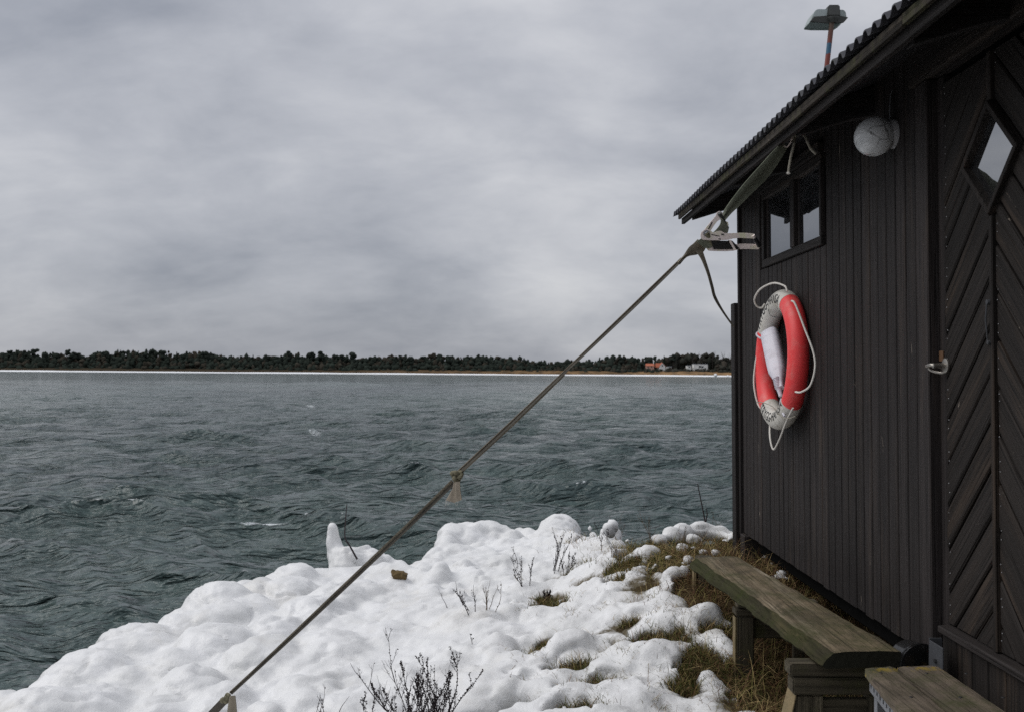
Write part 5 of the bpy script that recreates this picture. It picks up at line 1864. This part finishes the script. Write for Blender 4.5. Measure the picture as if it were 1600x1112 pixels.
# bunched part at the ratchet
ribbon('gathered_webbing', [at(1090, 374, YR), at(1083, 381, YR), at(1076, 387, YR), at(1068, 399, YR + .01), at(1058, 410, YR + .01)],
       [at(1104, 384, YR + .04), at(1098, 394, YR + .03), at(1088, 398, YR + .02), at(1074, 401.5, YR + .01), at(1062, 414, YR + .01)], M['webbrown'], strap, so, fold=.004)


def strand_line(p0, p1, offs, w, mat, name, n=10, roll=0.0, yb=(0, 0), twist=0.0):
    """one folded ply of the webbing seen edge on"""
    A = []; B = []
    for i in range(n + 1):
        f = i / n
        Y = p0[2] + (p1[2] - p0[2]) * f
        px = p0[0] + (p1[0] - p0[0]) * f; py = p0[1] + (p1[1] - p0[1]) * f
        sag = 2.2 * math.sin(f * math.pi)
        nx, ny = .695, .719
        ww = (w[0] + (w[1] - w[0]) * f)
        oo = offs[0] + (offs[1] - offs[0]) * f + twist * math.sin(f * 9)
        q = ww / 2
        A.append(at(px + nx * (oo - q), py + ny * (oo - q) + sag, Y + yb[0])); B.append(at(px + nx * (oo + q), py + ny * (oo + q) + sag, Y + yb[1]))
    ribbon(name, A, B, mat, strap, so, th=.0022, fold=.0012, uvw=.6)


Yk = 4.38
T0 = (1066, 405, YR + .01); K2 = (716, 738, Yk)
strand_line(T0, K2, (-1.7, -1.7), (3.2, 3.4), M['webend'], 'lower_webbing', yb=(0, .012))
strand_line(T0, K2, (1.2, 1.0), (2.8, 3.6), M['webdark'], 'lower_webbing', yb=(.004, -.012), twist=.7)
strand_line((880, 583, 4.30), K2, (2.6, 2.4), (1.8, 2.2), M['webbrown'], 'lower_webbing', yb=(-.004, .01))
K3 = (360, 1082, 4.66)
strand_line((708, 752, Yk), K3, (-1.2, -1.1), (6.2, 3.6), M['webbrown'], 'lower_webbing', yb=(0, .012), twist=.4)
strand_line((708, 752, Yk), K3, (3.2, 1.9), (4.4, 3.4), M['webdark'], 'lower_webbing', yb=(.010, -.006))
# below the lower knot down to the anchor in the snow
strand_line((352, 1092, 4.67), (270, 1172, 4.82), (0, 0), (12, 12), M['webdark'], 'lower_webbing', yb=(0, .02), n=5)
# loose tail blowing towards the hut
ribbon('loose_tail', [at(1086, 392, YR), at(1095, 405, YR), at(1104, 427, YR), at(1110, 448, YR + .02), at(1115, 466, YR + .03), at(1127, 486, YR + .05), at(1144, 510, YR + .06)],
       [at(1097, 391, YR + .02), at(1101, 404, YR + .02), at(1108, 426, YR + .02), at(1114.5, 449, YR + .03), at(1118, 463, YR + .04), at(1130, 486, YR + .06), at(1147, 511, YR + .07)], M['webbrown'], strap, so, fold=.001)


def ballknot(name, c, r, Y, seed, stretch=(1, 1), rot=0.0):
    """overhand knot: looping thick band coils"""
    C_ = at(c[0], c[1], Y)
    k = Y / F_PX
    mb = MB(so)
    pts = []
    for i in range(64):
        a = 2 * math.pi * i / 64 + seed
        v = Vector(((math.sin(a) + 2 * math.sin(2 * a)) / 3, -math.sin(3 * a) * .33, (math.cos(a) - 2 * math.cos(2 * a)) / 3))
        v = Vector((v.x * stretch[0], v.y, v.z * stretch[1])); v.rotate(Matrix.Rotation(rot, 3, 'Y'))
        pts.append(C_ + v * (r * k * .72))
    mb.tube(pts, [r * k * (.30 + .05 * math.sin(i * .9)) for i in range(64)], 8, closed=True)
    return mb.build(name, M['knotweb'], strap, smooth=True)


M['knotweb'] = plain('knotted_webbing', (0.17, 0.155, 0.10), .9, var=.4, scale=160, bstr=.9, dirt=(.07, .068, .042), dirt_amt=.85, dscale=45)
ballknot('knot', (714, 743), 11.5, Yk - .01, 1)
ballknot('knot', (353, 1091), 9.0, 4.66, 2, (1.35, .75), -.75)
# frayed ends
def tassel(pxs, Y, mat):
    L1, R1 = pxs
    ribbon('frayed_end', [at(x, y_, Y) for x, y_ in L1], [at(x, y_, Y - .02) for x, y_ in R1], mat, strap, so, th=.003, fold=.004)
tassel(([(711, 752), (708, 762), (703, 771), (697, 781)], [(713, 752), (712, 764), (711.5, 775), (711, 785)]), Yk - .005, M['webend'])
tassel(([(712.5, 752), (712, 764), (712, 775), (712, 784)], [(719, 752), (719.5, 764), (721, 774), (722, 780)]), Yk - .03, M['webend'])
fr = MB(so)
for i in range(22):
    px = 696 + i * 1.15; y0_ = 780 + 3 * math.sin(i * .5)
    fr.tube([at(px, y0_, Yk - .01), at(px + random.uniform(-1.5, 1), y0_ + 3, Yk - .01), at(px + random.uniform(-2.5, 1), y0_ + random.uniform(4, 8), Yk - .01)], .0005, 3)
fr.build('fringe', M['rope'], strap)['kind'] = 'stuff'
tassel(([(360, 1086), (357, 1100), (355, 1115), (353, 1130)], [(368, 1086), (369.5, 1100), (371, 1115), (373, 1130)]), 4.63, M['webbrown'])

# rope tied round the rafter end + hook
rp = thing('tie_rope', tuple(at(1243, 208, 4.34)), 'grey rope knotted round the eave, holding the strap hook', 'rope')
ro = at(1243, 208, 4.34)
def rope(pts, r=.0055): MB(ro).tube(crv(pts, 6), r, 8).build('strand', M['paleropes'], rp, smooth=True)
rope([at(1243, 207, 4.34), at(1254, 194, 4.34), at(1268, 176, 4.30), at(1282, 166, 4.26)])
rope([at(1246, 210, 4.33), at(1257, 196, 4.31), at(1270, 178, 4.27), at(1284, 168, 4.24)])
rope([at(1241, 208, 4.34), at(1249, 196, 4.36), at(1256, 188, 4.38), at(1262, 178, 4.40)], .0045)
rope([at(1247, 208, 4.32), at(1257, 212, 4.30), at(1262, 223, 4.28), at(1267, 233, 4.28), at(1275, 241, 4.28)], .0062)
rope([at(1242, 212, 4.33), at(1240, 228, 4.32), at(1236, 245, 4.32), at(1233, 262, 4.32), at(1232, 270, 4.32)], .0062)
for k in range(4):
    a = k * .8
    MB(ro).tube([ro + Vector((math.cos(t_) * .017, math.sin(t_) * .012 * math.cos(a) - .004, math.sin(t_) * .017 * math.sin(a + .5) + (k - 1.5) * .005)) for t_ in [i_ * math.pi / 9 for i_ in range(18)]], .0058, 7, closed=True).build('knot', M['paleropes'], rp, smooth=True)
MB(ro).lathe(at(1232, 269, 4.32), (at(1232, 273, 4.32) - at(1232, 269, 4.32)), [(0, .007), (.008, .009), (.010, .004), (.010, 0)], 8).build('whipping', M['rope'], rp)
hk = thing('strap_hook', tuple(at(1230, 222, 4.36)), 'bent wire hook joining the rope and the green strap', 'hook')
ho = at(1230, 222, 4.36)
MB(ho).tube(crv([at(1221, 224, 4.36), at(1229, 213, 4.35), at(1238, 204, 4.34), at(1243, 206, 4.34), at(1239, 212, 4.34), at(1236, 221, 4.35), at(1231, 229, 4.37), at(1226, 229, 4.37), at(1221, 224, 4.36)], 6), .0042, 8).build('wire', M['zinc'], hk, smooth=True)

# ------------------------------------------------------------------ ratchet
ra_o = at(1097, 372, 4.14)
rt = thing('ratchet', tuple(ra_o), 'open ratchet buckle with pale zinc plates and black grip', 'ratchet')
YF = 4.13
def zc_(x, y_): return (1080 + x / 11.12, 320 + y_ / 11.12)
AXV = at(1105, 389, YF + .03) - at(1096, 372, YF)     # from front plate to back plate


def rplate(pts, name, off=Vector((0, 0, 0)), th=.0032):
    mb = MB(ra_o)
    P_ = [at(*zc_(x, y_), YF) + off for x, y_ in pts]
    mb.prism(P_, (0, th, 0)); return mb.build(name, M['zinc'], rt, bevel=.0006)


handle = [(160, 530), (178, 475), (225, 440), (290, 432), (345, 455), (385, 492), (450, 462), (520, 455), (585, 495), (700, 497), (830, 490), (960, 493), (1070, 502), (1104, 528), (1102, 565), (1070, 588), (960, 585), (830, 578), (720, 590), (640, 612), (500, 622), (300, 618), (205, 612), (170, 580)]
frame = [(232, 430), (300, 345), (370, 260), (425, 195), (448, 135), (495, 108), (545, 128), (558, 180), (520, 245), (455, 290), (415, 340), (375, 400), (340, 455), (260, 470)]
rplate(handle, 'handle_plate'); rplate(handle, 'handle_plate', AXV)
rplate(frame, 'frame_plate', Vector((0, .0045, 0))); rplate(frame, 'frame_plate', AXV * .93 + Vector((0, -.0045, 0)))
def rp3(x, y_, f=0.0): return at(*zc_(x, y_), YF) + AXV * f
def cyl(x, y_, r, f0, f1, mat, name, n=16):
    a, b = rp3(x, y_, f0), rp3(x, y_, f1)
    MB(ra_o).tube([a, b], r, n).build(name, mat, rt, smooth=True)
cyl(1078, 543, .0075, -.06, 1.06, M['zinc'], 'grip_bolt')
# black grip between the handle ends
MB(ra_o).beam(rp3(1082, 545, .10), rp3(1082, 545, 1.0) + Vector((.004, 0, 0)), .016, .020).build('grip', M['black'], rt, bevel=.005)
cyl(497, 162, .0085, -.08, 1.0, M['lamp_dark'], 'pin')
cyl(265, 500, .0120, -.05, .98, M['knotweb'], 'wound_webbing')
cyl(265, 500, .0070, -.12, -.05, M['galv'], 'spindle_end')
# ratchet gear on the outside of the plate
g = MB(ra_o); gp = []
for i in range(22):
    r_ = .0155 if i % 2 == 0 else .0115
    a = 2 * math.pi * i / 22; gp.append(rp3(265, 500) + Vector((math.cos(a) * r_, -.0045, math.sin(a) * r_)))
g.prism(gp, (0, .004, 0)); g.build('gear', M['galv'], rt)
for (a, b, w) in (((350, 520), (490, 548), .003), ((520, 516), (570, 520), .005), ((470, 596), (515, 600), .003), ((365, 305), (300, 425), .0048)):
    p0 = rp3(*a) + Vector((0, -.0006, 0)); p1 = rp3(*b) + Vector((0, -.0006, 0))
    MB(ra_o).beam(p0, p1, .0012, w).build('slot', M['black'], rt)
# pawl plate and cross plates inside the handle
MB(ra_o).add([rp3(330, 600, .15), rp3(700, 600, .15), rp3(770, 605, .9), rp3(300, 605, .9)], [(0, 1, 2, 3)]).build('pawl_plate', M['black'], rt)
MB(ra_o).beam(rp3(660, 610, .05), rp3(670, 612, .95), .014, .003).build('cross_plate', M['zinc'], rt)
MB(ra_o).tube([rp3(640, 600, .2), rp3(400, 600, .5)], .004, 8).build('spring', M['black'], rt)
ribbon('strap_end', [rp3(520, 230, .0), rp3(470, 320, .2), rp3(330, 470, .2), rp3(180, 560, .1), rp3(90, 640, 0)], [rp3(560, 210, .95), rp3(520, 330, .95), rp3(360, 480, .95), rp3(230, 580, .9), rp3(170, 640, .6)], M['web'], strap, so, fold=.001)

# ------------------------------------------------------------------ bench
def plank_along(name, A0, A1, B0, B1, th, mat, parent, org, waney=0.0, n=60, rough=.006, seed=0):
    """thick plank: left edge A0(near)->A1(far), right edge B0->B1; waney = bark edge width sticking out on the left"""
    A0, A1, B0, B1 = map(Vector, (A0, A1, B0, B1))
    V = []; Fc = []
    nu = 7
    for i in range(n + 1):
        f = i / n
        a = A0.lerp(A1, f); b = B0.lerp(B1, f)
        wob = (mnoise.noise(Vector((f * 7, seed, 0))) * rough * 1.6 + mnoise.noise(Vector((f * 26, seed + 5, 0))) * rough)
        wob2 = (mnoise.noise(Vector((f * 6, seed + 9, 0))) * rough * 1.2 + mnoise.noise(Vector((f * 23, seed + 3, 0))) * rough * .6)
        end = 0.0
        sec_ = []
        for k in range(nu):
            u = k / (nu - 1)
            p_ = a.lerp(b, u) + Vector(((1 - u) * wob + u * wob2, 0, mnoise.noise(Vector((f * 14, u * 3, seed))) * .0028 - .004 * (1 if k in (0, nu - 1) else 0)))
            p_.y += mnoise.noise(Vector((u * 8, seed + (0 if i == 0 else 4), 1))) * .014 * (1 if i in (0, n) else 0)
            sec_.append(p_)
        wz = th * (1 + .12 * mnoise.noise(Vector((f * 12, seed + 2, 4))))
        wx_ = waney * (1 + .35 * mnoise.noise(Vector((f * 9, seed + 7, 4))) + .15 * mnoise.noise(Vector((f * 40, seed + 7, 4))))
        sec_.append(sec_[nu - 1] + Vector((.001, 0, -wz)))
        sec_.append(sec_[0] + Vector((-wx_ + .012, 0, -wz - .004)))
        sec_.append(sec_[0] + Vector((-wx_, 0, -wz * .86)))
        sec_.append(sec_[0] + Vector((-wx_ * .62, 0, -wz * .42 + mnoise.noise(Vector((f * 30, 1, seed))) * .004)))
        V += sec_
    m = nu + 4
    for i in range(n):
        for k in range(m):
            k2 = (k + 1) % m
            Fc.append((i * m + k, i * m + k2, (i + 1) * m + k2, (i + 1) * m + k))
    Fc.append(tuple(range(m - 1, -1, -1))); Fc.append(tuple(n * m + k for k in range(m)))
    return MB(org).add(V, Fc).build(name, mat, parent, smooth=True)


BZ = -1.0
A0 = atz(1303, 1018, BZ); B0 = atz(1408, 1016, BZ); A1 = atz(1088, 870, BZ); B1 = atz(1152, 868, BZ)
bo = Vector(((A0.x + B0.x) / 2, (A0.y + A1.y) / 2, -1.5))
bench = thing('bench', tuple(bo), 'mossy rough plank bench along the hut wall', 'bench')
M['bark'] = wood('mossy_bark_edge', (0.040, 0.036, 0.022), (0.15, 0.12, 0.06), 0.8, axis=1, moss=(0.036, 0.042, 0.014), moss_amt=0.85, rough=0.95, spec=0.1)
M['endshade'] = plain('shaded_end_grain', (0.022, 0.022, 0.016), 0.9, var=.5, scale=50, bstr=.8, spec=.1)  # near-black wood for the seat's end faces, their shade painted into the colour
seat = plank_along('seat', A0, A1, B0, B1, .052, M['seat'], bench, bo, waney=.042, seed=3, rough=.010)
seat.data.materials.append(M['bark']); seat.data.materials.append(M['endshade'])
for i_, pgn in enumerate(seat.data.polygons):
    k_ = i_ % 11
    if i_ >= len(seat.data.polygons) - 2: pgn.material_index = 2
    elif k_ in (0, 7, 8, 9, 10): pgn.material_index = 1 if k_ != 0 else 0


def leg(px, pyt, pyb, Y, w, d, name='leg', mat='post', parent=bench, org=bo, ex=0.0, ztop=None):
    """px: centre pixel of the front face"""
    tp = at(px, pyt, Y); zb = -1.62
    zt = tp.z if ztop is None else ztop
    return MB(org).box((tp.x - w / 2 + ex, Y, zb), (tp.x + w / 2 + ex, Y + d, zt)).build(name, M[mat], parent, bevel=.007, seg=2)


zu = BZ - .062
# middle trestle
Ym = 4.66
lg = leg(1166, 963, 1060, Ym, .078, .075, ztop=-1.135)
p = at(1150, 960, Ym)
leg(1151.5, 963, 1035, Ym + .012, .010, .06, 'split_face', 'postend', ztop=-1.14).location.x -= .002
MB(bo).beam((1.10, Ym + .04, -1.118), (1.50, Ym + .04, -1.118), .075, .03).build('cap_board', M['cap'], bench, bevel=.004)
MB(bo).beam((1.11, Ym + .04, -1.082), (1.49, Ym + .04, -1.082), .06, .034).build('cap_board', M['cap'], bench, bevel=.004)
MB(bo).beam((1.18, Ym + .05, -1.20), (1.50, Ym + .05, -1.20), .03, .09).build('rail', M['cap'], bench, bevel=.004)
leg(1250, 960, 1060, Ym + .1, .05, .05, ztop=-1.10)
# far stub
Yf = 5.72
leg(1105, 885, 905, Yf, .10, .12, ztop=zu - .002)
leg(1087, 885, 915, Yf - .01, .016, .07, 'split_face', 'postend', ztop=zu - .01)
# near trestle
Yn = 3.66
c1 = at(1265, 1030, Yn).x
MB(bo).box((c1 - .07, Yn, -1.112), (1.44, Yn + .085, -1.064)).build('cap_board', M['cap'], bench, bevel=.006, seg=2)
MB(bo).box((c1 - .062, Yn - .006, -1.175), (1.44, Yn + .07, -1.114)).build('cap_board', M['cap'], bench, bevel=.006, seg=2)
MB(bo).box((c1 - .048, Yn + .01, -1.62), (c1 + .055, Yn + .09, -1.177)).build('leg', M['post'], bench, bevel=.008, seg=2)
mb = MB(bo); mb.prism([(c1 - .052, Yn + .0, -1.178), (c1 - .052, Yn + .10, -1.178), (c1 - .075, Yn + .12, -1.30), (c1 - .072, Yn + .02, -1.31)], (.004, 0, 0)); mb.build('split_face', M['postend'], bench)
MB(bo).box((c1 + .056, Yn + .03, -1.33), (1.42, Yn + .06, -1.20)).build('rail', M['cap'], bench, bevel=.004)
MB(bo).box((1.36, Yn + .0, -1.62), (1.43, Yn + .08, -1.176)).build('leg', M['post'], bench, bevel=.006)

# ------------------------------------------------------------------ wooden step at the door
SZ = -.975
a0 = atz(1352, 1042, SZ); a1 = atz(1466, 1039, SZ)
n0 = atz(1600 - 0, 1300, SZ)
so2 = Vector((1.34, 3.2, -1.45))
step = thing('wooden_step', tuple((1.34, 3.2, -1.45)), 'two plank wooden step on a perforated steel frame below the door', 'step')
def vp(p, L_, k=0.0): return p + Vector((k * L_, -L_, 0))
mida = a0.lerp(a1, .42)
SLn = 1.0
def splank(pa, pb, seed):
    pa0, pb0 = vp(pa, SLn, -.10), vp(pb, SLn, .02)
    return pa, pb, pa0, pb0
o_c = Vector((a0.lerp(a1, .5).x, a0.y - .25, SZ))
for (pa, pb, ka, kb, sd_) in ((a0, mida - Vector((.004, 0, 0)), -.12, -.055, 11), (mida + Vector((.004, 0, 0)), a1, -.055, .0, 17)):
    near_a = vp(pa, SLn, ka); near_b = vp(pb, SLn, kb)
    # object origin sits close to the far end so the lichen patch grows there
    oo = Vector(((pa.x + pb.x) / 2, pa.y, SZ))
    ob = plank_along('step_board', near_a, pa, near_b, pb, .028, M['step'], step, oo, waney=.002, rough=.002, seed=sd_)
    ob.location = oo - so2
# perforated angle under the left edge
ang_o = Vector((a0.x, a0.y, SZ))
mb = MB(so2)
xl = lambda f: a0.x + .008 - .12 * f * 1.0
nseg = 26
zt_, zb_ = SZ - .034, SZ - .074
hz_ = (zt_ + zb_) / 2
for i in range(nseg):
    f0, f1 = i / nseg * SLn, (i + 1) / nseg * SLn
    p = lambda f, z_: Vector((a0.x + .010 - .12 * f, a0.y - .012 - f, z_))
    h0, h1 = f0 + .012, f1 - .012
    for (u0, u1, z0_, z1_) in ((f0, f1, hz_ + .007, zt_), (f0, f1, zb_, hz_ - .007), (f0, h0, hz_ - .007, hz_ + .007), (h1, f1, hz_ - .007, hz_ + .007)):
        V_ = [p(u0, z0_), p(u1, z0_), p(u1, z1_), p(u0, z1_)]
        V_ += [v + Vector((.003, 0, 0)) for v in V_]
        mb.add(V_, [(0, 1, 2, 3), (7, 6, 5, 4), (0, 4, 5, 1), (1, 5, 6, 2), (2, 6, 7, 3), (3, 7, 4, 0)])
mb.build('perforated_rail', M['galv'], step)
MB(so2).box((a0.x + .016, a0.y - .06, -1.6), (a0.x + .045, a0.y - .035, SZ - .036)).build('leg', M['galv'], step, bevel=.002)
MB(so2).box((a1.x - .05, a0.y - .08, -1.6), (a1.x - .02, a0.y - .05, SZ - .036)).build('leg', M['galv'], step, bevel=.002)
MB(so2).box((a0.x + .046, a0.y - .045, SZ - .11), (a1.x - .05, a0.y - .040, SZ - .037)).build('cross_rail', M['galv'], step, bevel=.001)
for f in (.06, .30):
    for xx_ in (.05, .2, .33):
        MB(so2).lathe((a0.x + xx_ - .02, a0.y - f, SZ - .001), (0, 0, 1), [(0, .006), (.002, .005), (.0025, 0)], 10).build('screw', M['black'], step)
